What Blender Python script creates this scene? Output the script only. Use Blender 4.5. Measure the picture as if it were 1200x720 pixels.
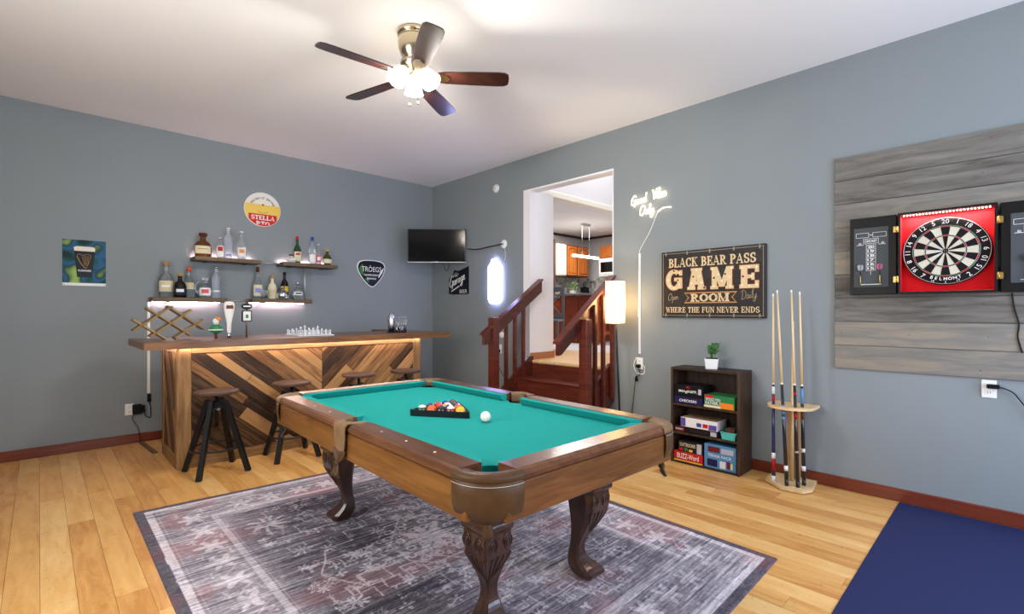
import bpy, bmesh, math, random
import numpy as np
from mathutils import Matrix, Vector
for _o in list(bpy.data.objects): bpy.data.objects.remove(_o)
SC = bpy.context.scene
COL = SC.collection
PI = math.pi
R = math.radians
random.seed(7)
# ------------------------------------------------------------------ camera
F_PX, HZ, EYE = 572.0, 365.0, 1.36
YAW = math.atan2(590, 572)
FW = (math.cos(YAW), math.sin(YAW)); RT = (math.sin(YAW), -math.cos(YAW))
XR, YB, CEIL = 4.415, 6.34, 3.30       # right wall, bar wall, ceiling
cam = bpy.data.cameras.new('camera'); cam.sensor_width = 36; cam.lens = 36 * F_PX / 1200
cam.shift_y = 5 / 1200; cam.clip_start = .05
cam_o = bpy.data.objects.new('camera', cam); COL.objects.link(cam_o)
cam_o.location = (0, 0, EYE); cam_o.rotation_euler = (PI / 2, 0, YAW - PI / 2)
SC.camera = cam_o
def at_Y(x, y, Y):
    u = (x - 600) / F_PX; d = (FW[0] + u * RT[0], FW[1] + u * RT[1]); t = Y / d[1]
    return d[0] * t, EYE - (y - HZ) / F_PX * t
def at_X(x, y, X):
    u = (x - 600) / F_PX; d = (FW[0] + u * RT[0], FW[1] + u * RT[1]); t = X / d[0]
    return d[1] * t, EYE - (y - HZ) / F_PX * t
# ------------------------------------------------------------------ world, lights, exposure
SC.view_settings.view_transform = 'Standard'; SC.view_settings.look = 'None'
SC.view_settings.gamma = 1; SC.view_settings.use_curve_mapping = False
SC.view_settings.exposure = 0.10
W = bpy.data.worlds.new('world'); SC.world = W; W.use_nodes = True
W.node_tree.nodes['Background'].inputs[0].default_value = (.72, .82, 1, 1)
W.node_tree.nodes['Background'].inputs[1].default_value = 1.0
def area(name, loc, rot, sx, sy, power, col):
    l = bpy.data.lights.new(name, 'AREA'); l.shape = 'RECTANGLE'; l.size = sx; l.size_y = sy; l.energy = power; l.color = col
    o = bpy.data.objects.new(name, l); COL.objects.link(o); o.location = loc; o.rotation_euler = rot
    return o
# daylight area lamps added at three unseen windows; two tilt up to brighten ceiling
area('window_area_light', (1.0, -1.62, 1.75), (R(106), 0, 0), 1.9, 1.5, 48, (.98, .98, 1))
area('window_area_light', (3.2, -1.62, 1.45), (R(86), 0, 0), 1.5, 2.0, 85, (.58, .72, 1))
area('window_area_light', (-1.22, 2.2, 1.75), (R(104), 0, R(-90)), 1.9, 1.5, 85, (1, .95, .90))
# unseen area lights added to brighten the kitchen and upper hall; no fixtures
area('kitchen_fill_light', (7.6, 6.1, 3.10), (0, 0, 0), 1.6, 1.2, 75, (1, .97, .95))
area('kitchen_fill_light', (6.4, 4.0, 4.6), (0, 0, 0), 2.2, 2.2, 60, (.96, .96, 1))

# ------------------------------------------------------------------ materials
def srgb(r, g, b):
    f = lambda c: (c / 255 / 12.92) if c / 255 <= .04045 else ((c / 255 + .055) / 1.055) ** 2.4
    return (f(r), f(g), f(b), 1)
MATS = {}
def M(name, col=(128, 128, 128), rough=.5, metal=0, emit=0, ecol=None, trans=0, coat=0, bump=0, bscale=200, ior=1.45, noise=0, nscale=6, alpha=1):
    if name in MATS: return MATS[name]
    m = bpy.data.materials.new(name); m.use_nodes = True; nt = m.node_tree
    b = nt.nodes['Principled BSDF']; c = srgb(*col)
    b.inputs['Base Color'].default_value = c; b.inputs['Roughness'].default_value = rough
    b.inputs['Metallic'].default_value = metal; b.inputs['IOR'].default_value = ior
    b.inputs['Transmission Weight'].default_value = trans; b.inputs['Coat Weight'].default_value = coat
    b.inputs['Alpha'].default_value = alpha
    if not trans and not metal and not coat: b.inputs['Specular IOR Level'].default_value = .2
    if emit:
        b.inputs['Emission Color'].default_value = srgb(*(ecol or col)); b.inputs['Emission Strength'].default_value = emit
    if noise or bump:
        tc = nt.nodes.new('ShaderNodeTexCoord')
    if noise:
        n = nt.nodes.new('ShaderNodeTexNoise'); n.inputs['Scale'].default_value = nscale; n.inputs['Detail'].default_value = 5
        nt.links.new(tc.outputs['Object'], n.inputs['Vector'])
        r = nt.nodes.new('ShaderNodeValToRGB')
        r.color_ramp.elements[0].position = .3; r.color_ramp.elements[1].position = .7
        r.color_ramp.elements[0].color = tuple(x * (1 - noise) for x in c[:3]) + (1,)
        r.color_ramp.elements[1].color = tuple(min(1, x * (1 + noise)) for x in c[:3]) + (1,)
        nt.links.new(n.outputs['Fac'], r.inputs['Fac']); nt.links.new(r.outputs['Color'], b.inputs['Base Color'])
    if bump:
        n2 = nt.nodes.new('ShaderNodeTexNoise'); n2.inputs['Scale'].default_value = bscale
        nt.links.new(tc.outputs['Object'], n2.inputs['Vector'])
        bp = nt.nodes.new('ShaderNodeBump'); bp.inputs['Strength'].default_value = bump; bp.inputs['Distance'].default_value = .002
        nt.links.new(n2.outputs['Fac'], bp.inputs['Height']); nt.links.new(bp.outputs['Normal'], b.inputs['Normal'])
    MATS[name] = m
    return m
def wood(name, stops, rough=.45, grain=(1, 14, 14), scale=3.0, rnd=.5, coat=0, bump=.15, knots=False, marks=False, world=False):
    """stops: colours dark -> light; grain: stretch per axis (small = along the grain); rnd: how much each piece differs"""
    if name in MATS: return MATS[name]
    m = bpy.data.materials.new(name); m.use_nodes = True; nt = m.node_tree; L = nt.links.new
    b = nt.nodes['Principled BSDF']; b.inputs['Roughness'].default_value = rough; b.inputs['Coat Weight'].default_value = coat
    b.inputs['Coat Roughness'].default_value = .15; b.inputs['Specular IOR Level'].default_value = .3
    tc = nt.nodes.new('ShaderNodeTexCoord'); oi = nt.nodes.new('ShaderNodeObjectInfo')
    mp = nt.nodes.new('ShaderNodeMapping'); mp.inputs['Scale'].default_value = grain
    add = nt.nodes.new('ShaderNodeVectorMath'); add.operation = 'ADD'
    sc = nt.nodes.new('ShaderNodeVectorMath'); sc.operation = 'SCALE'; sc.inputs['Scale'].default_value = 37.0
    cx = nt.nodes.new('ShaderNodeCombineXYZ')
    for i in range(3): L(oi.outputs['Random'], cx.inputs[i])
    L(cx.outputs[0], sc.inputs[0]); L(tc.outputs['Object'], add.inputs[0]); L(sc.outputs[0], add.inputs[1])
    L(add.outputs[0], mp.inputs['Vector'])
    n = nt.nodes.new('ShaderNodeTexNoise'); n.inputs['Scale'].default_value = scale; n.inputs['Detail'].default_value = 8
    n.inputs['Roughness'].default_value = .62; n.inputs['Distortion'].default_value = .6
    L(mp.outputs[0], n.inputs['Vector'])
    mix = nt.nodes.new('ShaderNodeMath'); mix.operation = 'MULTIPLY_ADD'       # fac = noise + (rand-.5)*rnd
    sb = nt.nodes.new('ShaderNodeMath'); sb.operation = 'SUBTRACT'; sb.inputs[1].default_value = .5
    L(oi.outputs['Random'], sb.inputs[0]); L(sb.outputs[0], mix.inputs[0]); mix.inputs[1].default_value = rnd
    L(n.outputs['Fac'], mix.inputs[2])
    r = nt.nodes.new('ShaderNodeValToRGB'); el = r.color_ramp.elements
    k = len(stops)
    while len(el) < k: el.new(.5)
    for i, s in enumerate(stops):
        el[i].position = .2 + .6 * i / (k - 1); el[i].color = srgb(*s)
    L(mix.outputs[0], r.inputs['Fac'])
    out = r.outputs['Color']
    def dark(fac_out, colour):
        nonlocal out
        mx = nt.nodes.new('ShaderNodeMix'); mx.data_type = 'RGBA'
        L(fac_out, mx.inputs['Factor']); L(out, mx.inputs['A']); mx.inputs['B'].default_value = srgb(*colour)
        out = mx.outputs['Result']
    if knots:
        v = nt.nodes.new('ShaderNodeTexVoronoi'); v.inputs['Scale'].default_value = 4.5
        mp2 = nt.nodes.new('ShaderNodeMapping'); mp2.inputs['Scale'].default_value = tuple(.55 if g < 3 else 1.3 for g in grain)
        L(add.outputs[0], mp2.inputs['Vector']); L(mp2.outputs[0], v.inputs['Vector'])
        rk = nt.nodes.new('ShaderNodeValToRGB'); rk.color_ramp.elements[0].position = .03; rk.color_ramp.elements[1].position = .1
        rk.color_ramp.elements[0].color = (.85, .85, .85, 1); rk.color_ramp.elements[1].color = (0, 0, 0, 1)
        L(v.outputs['Distance'], rk.inputs['Fac']); dark(rk.outputs['Color'], (42, 28, 20))
    if marks:                                                            # short cross marks of bamboo knuckles
        mp3 = nt.nodes.new('ShaderNodeMapping'); mp3.inputs['Scale'].default_value = (26, 90, 1)
        L(add.outputs[0], mp3.inputs['Vector'])
        n3 = nt.nodes.new('ShaderNodeTexNoise'); n3.inputs['Scale'].default_value = 1.0; n3.inputs['Detail'].default_value = 2
        L(mp3.outputs[0], n3.inputs['Vector'])
        rk = nt.nodes.new('ShaderNodeValToRGB'); rk.color_ramp.elements[0].position = .66; rk.color_ramp.elements[1].position = .74
        rk.color_ramp.elements[0].color = (0, 0, 0, 1); rk.color_ramp.elements[1].color = (.45, .45, .45, 1)
        L(n3.outputs['Fac'], rk.inputs['Fac']); dark(rk.outputs['Color'], (120, 74, 30))
    L(out, b.inputs['Base Color'])
    if bump:
        bp = nt.nodes.new('ShaderNodeBump'); bp.inputs['Strength'].default_value = bump; bp.inputs['Distance'].default_value = .003
        L(n.outputs['Fac'], bp.inputs['Height']); L(bp.outputs['Normal'], b.inputs['Normal'])
    MATS[name] = m
    return m
M('wall_paint', (136, 144, 147), .62, bump=.10, bscale=260, noise=.03, nscale=1.2)
M('ceiling_paint', (240, 239, 237), .8, bump=.1, bscale=120)
M('white_paint', (238, 236, 238), .6)
M('white_plastic', (236, 236, 232), .35)
M('black_plastic', (18, 18, 20), .4)
M('black_metal', (22, 24, 28), .35, .3)
M('steel', (200, 200, 205), .22, 1)
M('nickel', (205, 190, 160), .22, 1)
M('brass', (176, 146, 84), .3, 1)
M('screen', (3, 4, 7), .12); MATS['screen'].node_tree.nodes['Principled BSDF'].inputs['Specular IOR Level'].default_value = .2
M('cloth_green', (20, 146, 141), .9, bump=.25, bscale=900)
M('leather', (82, 60, 40), .33, bump=.35, bscale=320, noise=.18, nscale=14)
M('leather_tan', (122, 98, 72), .42, bump=.3, bscale=320, noise=.15, nscale=14)
M('leather_dark', (48, 36, 28), .5, bump=.3, bscale=200)
M('pearl', (232, 228, 214), .25)
M('glass_clear', (240, 246, 248), .03, trans=1)
M('glass_frost', (232, 238, 246), .22, trans=.85)
M('crystal', (246, 248, 250), .06, trans=.75)
M('mat_navy', (36, 44, 84), .7, bump=.4, bscale=500)
wood('bamboo', [(190, 132, 68), (210, 158, 90), (220, 172, 104), (230, 190, 126)], .34, (9, 1.2, 9), 2.2, .5, coat=.25, bump=.04, marks=True)
wood('baseboard_wood', [(84, 34, 22), (112, 48, 30), (128, 62, 36)], .35, (1, 1, 18), 2.5, .1, coat=.3, bump=.05)
wood('stair_wood', [(58, 22, 16), (84, 34, 24), (112, 50, 34)], .3, (1.5, 1.5, 12), 2.5, .25, coat=.35, bump=.05)
wood('reclaimed', [(52, 36, 24), (98, 68, 40), (138, 98, 58), (176, 134, 86)], .6, (1.2, 16, 16), 2.6, .75, bump=.35, knots=True)
wood('reclaimed_post', [(92, 66, 40), (138, 104, 66), (176, 140, 94)], .6, (13, 13, 1.2), 2.4, .3, bump=.3)
wood('bar_slab', [(74, 48, 30), (108, 74, 44), (142, 100, 62)], .42, (1, 12, 12), 2.2, .2, coat=.2, bump=.15)
wood('shelf_wood', [(78, 64, 48), (104, 86, 62), (126, 106, 80)], .55, (1, 14, 14), 2.4, .3, bump=.15)
wood('grey_board', [(72, 68, 62), (104, 100, 94), (124, 121, 114), (146, 136, 120)], .6, (1.1, 8, 9), 2.2, .4, bump=.2, knots=True)
wood('table_wood', [(70, 42, 18), (112, 72, 32), (144, 98, 48)], .3, (12, 1, 12), 2.6, .2, coat=.45, bump=.05)
wood('table_wood_x', [(70, 42, 18), (112, 72, 32), (144, 98, 48)], .3, (1, 12, 12), 2.6, .2, coat=.45, bump=.05)
wood('table_top_wood', [(66, 38, 22), (96, 60, 36), (120, 80, 50)], .28, (9, 1.4, 9), 2.6, .15, coat=.35, bump=0)
wood('leg_wood', [(32, 18, 14), (58, 34, 24), (86, 54, 38)], .28, (5, 5, 1), 2.2, .1, coat=.5, bump=.05)
wood('rustic_brown', [(28, 19, 14), (54, 37, 26), (84, 59, 40)], .5, (9, 9, 1.2), 3.2, .2, bump=.15, knots=True)
wood('cue_maple', [(214, 182, 134), (232, 206, 160)], .35, (8, 8, 1), 2, .1, coat=.3, bump=0)
wood('pine', [(196, 160, 108), (220, 188, 138), (232, 206, 160)], .45, (2, 9, 9), 2.6, .2, bump=.05)
wood('pine_post', [(150, 108, 62), (184, 142, 88)], .45, (9, 9, 1), 2.6, .2, bump=.05)
wood('stool_seat_wood', [(52, 38, 32), (84, 62, 52), (104, 80, 68)], .45, (2, 10, 10), 2.4, .2, bump=.08)
wood('blade_wood', [(24, 11, 9), (44, 20, 14), (66, 32, 20)], .3, (1, 9, 9), 2.6, .1, coat=.5, bump=.03)
wood('cabinet_oak', [(168, 88, 32), (198, 112, 44), (214, 132, 60)], .4, (9, 9, 1), 2.2, .1, coat=.2, bump=.05)
wood('rack_wood', [(112, 88, 50), (146, 118, 72), (168, 140, 90)], .5, (1, 14, 14), 2.4, .3, bump=.1)

# ------------------------------------------------------------------ mesh helpers
class MB:
    def __init__(s, T=None): s.v = []; s.f = []; s.m = []; s.s = []; s.T = T or Matrix.Identity(4)
    def add(s, vs, fs, m=0, smooth=False):
        b = len(s.v); T = s.T
        s.v += [tuple(T @ Vector(p)) for p in vs]
        s.f += [tuple(b + i for i in f) for f in fs]
        s.m += [m] * len(fs); s.s += [smooth] * len(fs)
        return s
    def box(s, x0, x1, y0, y1, z0, z1, bev=0, m=0):
        if bev <= 0:
            vs = [(x, y, z) for z in (z0, z1) for y in (y0, y1) for x in (x0, x1)]
            return s.add(vs, [(0, 2, 3, 1), (4, 5, 7, 6), (0, 1, 5, 4), (2, 6, 7, 3), (0, 4, 6, 2), (1, 3, 7, 5)], m)
        X = (x0, x1); Y = (y0, y1); Z = (z0, z1); vs = []; idx = {}
        for i in (0, 1):
            for j in (0, 1):
                for k in (0, 1):
                    for ax in range(3):
                        p = [X[i], Y[j], Z[k]]
                        for a in range(3):
                            if a != ax: p[a] += bev if (i, j, k)[a] == 0 else -bev
                        idx[(i, j, k, ax)] = len(vs); vs.append(tuple(p))
        fs = []
        cyc = [(0, 0), (1, 0), (1, 1), (0, 1)]
        for ax in range(3):
            for side in (0, 1):
                q = []
                for a, b2 in cyc:
                    c = [a, b2]; c.insert(ax, side); q.append(idx[(c[0], c[1], c[2], ax)])
                fs.append(tuple(q))
        for ax in range(3):                                              # edge chamfers along axis ax
            o1, o2 = [a for a in range(3) if a != ax]
            for a in (0, 1):
                for b2 in (0, 1):
                    c0 = [0, 0, 0]; c0[o1] = a; c0[o2] = b2; c1 = list(c0); c1[ax] = 1
                    fs.append((idx[(*c0, o1)], idx[(*c1, o1)], idx[(*c1, o2)], idx[(*c0, o2)]))
        for i in (0, 1):
            for j in (0, 1):
                for k in (0, 1): fs.append((idx[(i, j, k, 0)], idx[(i, j, k, 1)], idx[(i, j, k, 2)]))
        return s.add(vs, fs, m)
    def prism(s, poly, plane, a, b, m=0, smooth=False):
        """polygon in plane 'xy','xz','yz' extruded between a and b along the third axis"""
        k = {'xy': lambda p, c: (p[0], p[1], c), 'xz': lambda p, c: (p[0], c, p[1]), 'yz': lambda p, c: (c, p[0], p[1])}[plane]
        n = len(poly); vs = [k(p, a) for p in poly] + [k(p, b) for p in poly]
        s.add(vs, [tuple(range(n)), tuple(range(2 * n - 1, n - 1, -1))], m)
        b0 = len(s.v) - 2 * n
        s.f += [(b0 + i, b0 + n + i, b0 + n + (i + 1) % n, b0 + (i + 1) % n) for i in range(n)]
        s.m += [m] * n; s.s += [smooth] * n
        return s
    def lathe(s, prof, c=(0, 0, 0), n=16, m=0, a0=0, a1=2 * PI, smooth=True, sx=1, sy=1):
        full = abs(a1 - a0 - 2 * PI) < 1e-6; k = n if full else n + 1; vs = []; fs = []
        for r, z in prof:
            for i in range(k):
                a = a0 + (a1 - a0) * i / n
                vs.append((c[0] + r * math.cos(a) * sx, c[1] + r * math.sin(a) * sy, c[2] + z))
        for j in range(len(prof) - 1):
            for i in range(n):
                i2 = (i + 1) % k
                fs.append((j * k + i, j * k + i2, (j + 1) * k + i2, (j + 1) * k + i))
        s.add(vs, fs, m, smooth)
        if full:
            b0 = len(s.v) - len(vs)
            if prof[0][0] > 1e-5: s.f.append(tuple(b0 + i for i in range(n - 1, -1, -1))); s.m.append(m); s.s.append(False)
            if prof[-1][0] > 1e-5: s.f.append(tuple(b0 + (len(prof) - 1) * k + i for i in range(n))); s.m.append(m); s.s.append(False)
        return s
    def tube(s, pts, r, n=8, closed=False, m=0, flat=1.0):
        P = [Vector(p) for p in pts]; N = len(P); rr = r if isinstance(r, (list, tuple)) else [r] * N
        vs = []; up = None
        for i in range(N):
            if closed: t = P[(i + 1) % N] - P[i - 1]
            else: t = P[min(i + 1, N - 1)] - P[max(i - 1, 0)]
            if t.length < 1e-9: t = Vector((0, 0, 1))
            t.normalize()
            if up is None:
                up = Vector((0, 0, 1)) if abs(t.z) < .9 else Vector((1, 0, 0))
            sd = t.cross(up)
            if sd.length < 1e-6: sd = t.cross(Vector((0, 1, 0)))
            sd.normalize(); up = sd.cross(t).normalized()
            for k in range(n):
                a = 2 * PI * k / n
                vs.append(tuple(P[i] + (sd * math.cos(a) + up * math.sin(a) * flat) * rr[i]))
        fs = []
        for i in range(N if closed else N - 1):
            j = (i + 1) % N
            for k in range(n): fs.append((i * n + k, i * n + (k + 1) % n, j * n + (k + 1) % n, j * n + k))
        s.add(vs, fs, m, True)
        if not closed:
            b0 = len(s.v) - len(vs)
            s.f += [tuple(b0 + k for k in range(n - 1, -1, -1)), tuple(b0 + (N - 1) * n + k for k in range(n))]
            s.m += [m, m]; s.s += [False, False]
        return s
    def cyl(s, p0, p1, r0, r1=None, n=12, m=0):
        return s.tube([p0, p1], [r0, r0 if r1 is None else r1], n, m=m)
    def bar(s, p0, p1, w, h, m=0, up=(0, 0, 1)):
        """square bar from p0 to p1, w across, h in the up direction"""
        a, b = Vector(p0), Vector(p1); t = (b - a).normalized(); u = Vector(up); sd = t.cross(u)
        if sd.length < 1e-5: sd = t.cross(Vector((0, 1, 0)))
        sd.normalize(); u = sd.cross(t).normalized()
        vs = [tuple(q + sd * (w / 2 * i) + u * (h / 2 * j)) for q in (a, b) for j in (-1, 1) for i in (-1, 1)]
        return s.add(vs, [(0, 2, 3, 1), (4, 5, 7, 6), (0, 1, 5, 4), (2, 6, 7, 3), (0, 4, 6, 2), (1, 3, 7, 5)], m)
    def sphere(s, c, r, n=14, m=0, sz=1.0):
        k = n // 2
        return s.lathe([(max(1e-6, r * math.sin(PI * i / k)), -r * sz * math.cos(PI * i / k)) for i in range(k + 1)], c, n, m)
    def build(s, name, mat, parent=None, loc=None, weld=False):
        me = bpy.data.meshes.new(name); me.from_pydata(s.v, [], s.f)
        mats = mat if isinstance(mat, (list, tuple)) else [mat]
        for x in mats: me.materials.append(MATS[x] if isinstance(x, str) else x)
        me.polygons.foreach_set('material_index', s.m); me.polygons.foreach_set('use_smooth', s.s)
        bm = bmesh.new(); bm.from_mesh(me)
        if weld: bmesh.ops.remove_doubles(bm, verts=bm.verts, dist=1e-5)
        bmesh.ops.recalc_face_normals(bm, faces=bm.faces); bm.to_mesh(me); bm.free()
        o = bpy.data.objects.new(name, me); COL.objects.link(o)
        if loc: o.location = loc
        if parent: o.parent = parent
        return o
def tag(o, label, cat, group=None):
    o['label'] = label; o['category'] = cat
    if group: o['group'] = group
    return o
def thing(name, label, cat, loc=(0, 0, 0), rz=0, group=None):
    o = bpy.data.objects.new(name, None); COL.objects.link(o); o.location = loc; o.rotation_euler = (0, 0, rz)
    o.empty_display_size = .1
    return tag(o, label, cat, group)
def structure(o): o['kind'] = 'structure'; return o
def dup(src, loc=None, rz=None, parent=None):
    c = src.copy(); COL.objects.link(c)
    if parent: c.parent = parent
    if loc: c.location = loc
    if rz is not None: c.rotation_euler = (0, 0, rz)
    for ch in [x for x in bpy.data.objects if x.parent == src]: dup(ch, parent=c)
    return c
def crom(pts, n=6, closed=False):
    P = [Vector(p) for p in pts]; out = []; N = len(P)
    rng = range(N) if closed else range(N - 1)
    for i in rng:
        g = (lambda k: P[k % N]) if closed else (lambda k: P[min(max(k, 0), N - 1)])
        p0, p1, p2, p3 = g(i - 1), g(i), g(i + 1), g(i + 2)
        for k in range(n):
            t = k / n
            out.append(.5 * ((2 * p1) + (p2 - p0) * t + (2 * p0 - 5 * p1 + 4 * p2 - p3) * t * t + (3 * p1 - p0 - 3 * p2 + p3) * t ** 3))
    if not closed: out.append(P[-1].copy())
    return out
def clip(poly, a, b, c):                                                 # keep a*x+b*y<=c
    out = []
    for i in range(len(poly)):
        p, q = poly[i], poly[(i + 1) % len(poly)]
        dp, dq = a * p[0] + b * p[1] - c, a * q[0] + b * q[1] - c
        if dp <= 0: out.append(p)
        if (dp < 0 < dq) or (dq < 0 < dp):
            t = dp / (dp - dq); out.append((p[0] + (q[0] - p[0]) * t, p[1] + (q[1] - p[1]) * t))
    return out
# ---- writing. Flat letters live in the local x-z plane, facing -y
def letters(mb, txt, x, z, h, y=0, m=0, align='CENTER', width=None, thick=.0015, bold=0.0, shear=0, rot=0):
    cu = bpy.data.curves.new('lettering', 'FONT'); cu.body = txt; cu.size = 1; cu.extrude = 0; cu.offset = bold; cu.shear = shear
    cu.resolution_u = 3
    ob = bpy.data.objects.new('lettering', cu); COL.objects.link(ob)
    dg = bpy.context.evaluated_depsgraph_get(); me = bpy.data.meshes.new_from_object(ob.evaluated_get(dg))
    vs = [v.co.copy() for v in me.vertices]; fs = [tuple(p.vertices) for p in me.polygons]
    bpy.data.objects.remove(ob); bpy.data.curves.remove(cu); bpy.data.meshes.remove(me)
    if not vs: return mb
    x0 = min(v.x for v in vs); x1 = max(v.x for v in vs); y0 = min(v.y for v in vs); y1 = max(v.y for v in vs)
    k = h / (y1 - y0); kx = k if width is None else width / (x1 - x0); w = (x1 - x0) * kx
    ox = {'CENTER': -w / 2, 'LEFT': 0, 'RIGHT': -w}[align]
    c, s = math.cos(rot), math.sin(rot); out = []
    for v in vs:
        px = ox + (v.x - x0) * kx; pz = (v.y - y0) * k - h / 2
        out.append((x + px * c - pz * s, y - thick, z + px * s + pz * c))
    return mb.add(out, fs, m)
def serif_glyph(ch):
    """strokes as quads in a unit-high box: list of polygons, and the advance width"""
    q = []; T, t, S = .17, .065, .055
    def rect(x0, x1, y0, y1): q.append([(x0, y0), (x1, y0), (x1, y1), (x0, y1)])
    def stem(x, y0=0, y1=1, w=T, top=True, bot=True):
        rect(x - w / 2, x + w / 2, y0, y1)
        if bot: rect(x - w / 2 - .085, x + w / 2 + .085, y0, y0 + S)
        if top: rect(x - w / 2 - .085, x + w / 2 + .085, y1 - S, y1)
    def diag(x0, y0, x1, y1, w): q.append([(x0 - w / 2, y0), (x0 + w / 2, y0), (x1 + w / 2, y1), (x1 - w / 2, y1)])
    def arc(cx, cy, rx, ry, a0, a1, wx=T, wy=t, n=12):
        for i in range(n):
            a, b = R(a0 + (a1 - a0) * i / n), R(a0 + (a1 - a0) * (i + 1) / n)
            o = lambda r, f: (cx + (rx + f * wx / 2) * math.cos(r), cy + (ry + f * wy / 2) * math.sin(r))
            q.append([o(a, -1), o(b, -1), o(b, 1), o(a, 1)])
    w = .78
    if ch == 'A': diag(.08, 0, .40, 1, t); diag(.72, 0, .42, 1, T); rect(.2, .62, .3, .36); rect(-.02, .2, 0, S); rect(.56, .86, 0, S); w = .86
    elif ch == 'B': stem(.17); arc(.3, .745, .28, .225, -90, 90); arc(.3, .27, .34, .24, -90, 90); rect(.17, .3, .94, 1); rect(.17, .3, .48, .545); rect(.17, .3, 0, .06); w = .78
    elif ch == 'C': arc(.42, .5, .32, .465, 42, 318, T, t); rect(.66, .72, .66, .98); rect(.66, .72, .06, .32); w = .8
    elif ch == 'D': stem(.17); arc(.3, .5, .42, .465, -90, 90); rect(.17, .3, .93, 1); rect(.17, .3, 0, .07); w = .86
    elif ch in 'EFL':
        stem(.17)
        if ch != 'L': rect(.17, .64, 1 - t, 1); rect(.59, .64, .74, 1); rect(.17, .5, .48, .48 + t); rect(.46, .5, .38, .63)
        if ch != 'F': rect(.17, .68, 0, t); rect(.63, .68, 0, .28)
        w = .74
    elif ch == 'G': arc(.42, .5, .32, .465, 42, 330, T, t); rect(.66, .72, .66, .98); rect(.6, .76, .05, .44); rect(.5, .84, .4, .46); w = .88
    elif ch == 'H': stem(.17); stem(.68); rect(.17, .68, .47, .54); w = .88
    elif ch == 'I': stem(.2); w = .42
    elif ch == 'K': stem(.17); diag(.22, .42, .62, .97, t); diag(.7, 0, .36, .6, T); rect(.5, .78, .945, 1); rect(.52, .86, 0, S); w = .86
    elif ch == 'M': stem(.1, w=t); stem(.84); diag(.46, 0, .14, 1, T); diag(.46, 0, .8, 1, t); w = 1.02
    elif ch == 'N': stem(.12, w=t, ); stem(.7, w=t, bot=False); diag(.68, 0, .14, 1, T); w = .86
    elif ch == 'O': arc(.43, .5, .33, .465, 0, 360, T, t, 20); w = .88
    elif ch == 'P': stem(.17); arc(.3, .72, .31, .25, -90, 90); rect(.17, .3, .94, 1); rect(.17, .3, .44, .5); w = .74
    elif ch == 'R': stem(.17); arc(.3, .73, .29, .24, -90, 90); rect(.17, .3, .94, 1); rect(.17, .3, .46, .52); diag(.68, 0, .34, .5, T); rect(.56, .84, 0, S); w = .84
    elif ch == 'S': arc(.36, .735, .24, .235, 30, 250, T, t); arc(.36, .265, .26, .235, -150, 100, T, t); rect(.56, .61, .7, .97); rect(.1, .15, .03, .32); w = .72
    elif ch == 'T': stem(.37, top=False); rect(.02, .72, 1 - t, 1); rect(.02, .07, .74, 1); rect(.67, .72, .74, 1); w = .76
    elif ch == 'U': stem(.15, .28, 1, bot=False); stem(.68, .28, 1, w=t, bot=False); arc(.415, .3, .265, .27, 180, 360, T * .8, t); w = .84
    elif ch == 'V': diag(.42, 0, .14, 1, T); diag(.42, 0, .7, 1, t); rect(0, .28, .945, 1); rect(.6, .82, .945, 1); w = .82
    elif ch == 'W': diag(.32, 0, .12, 1, T); diag(.32, 0, .52, 1, t); diag(.72, 0, .52, 1, T); diag(.72, 0, .94, 1, t); rect(0, .26, .945, 1); rect(.84, 1.04, .945, 1); w = 1.04
    else: w = .36
    return q, w
def serif(mb, txt, x, z, h, width, y=0, m=0, grow=0.0, rot=0, zmin=None):
    G = [serif_glyph(c) for c in txt]; gap = .07; tot = sum(w for _, w in G) + gap * (len(G) - 1); k = width / tot; cx = x - width / 2
    kk = 0
    for q, w in G:
        for p in q:
            kk += 1
            mx = sum(a for a, _ in p) / 4; mz = sum(b for _, b in p) / 4
            pts = []
            for a, b in p:
                da, db = a - mx, b - mz
                pts.append((cx + k * a + math.copysign(grow, da), y - .00006 * (kk % 19), z - h / 2 + h * b + math.copysign(grow, db)))
            if zmin is not None:
                cl = clip([(a, c_) for a, _, c_ in pts], 0, -1, -zmin); pts = [(a, pts[0][1], c_) for a, c_ in cl]
                if len(pts) < 3: continue
            mb.add(pts, [tuple(range(len(pts)))], m)
        cx += k * (w + gap)
    return mb
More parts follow.
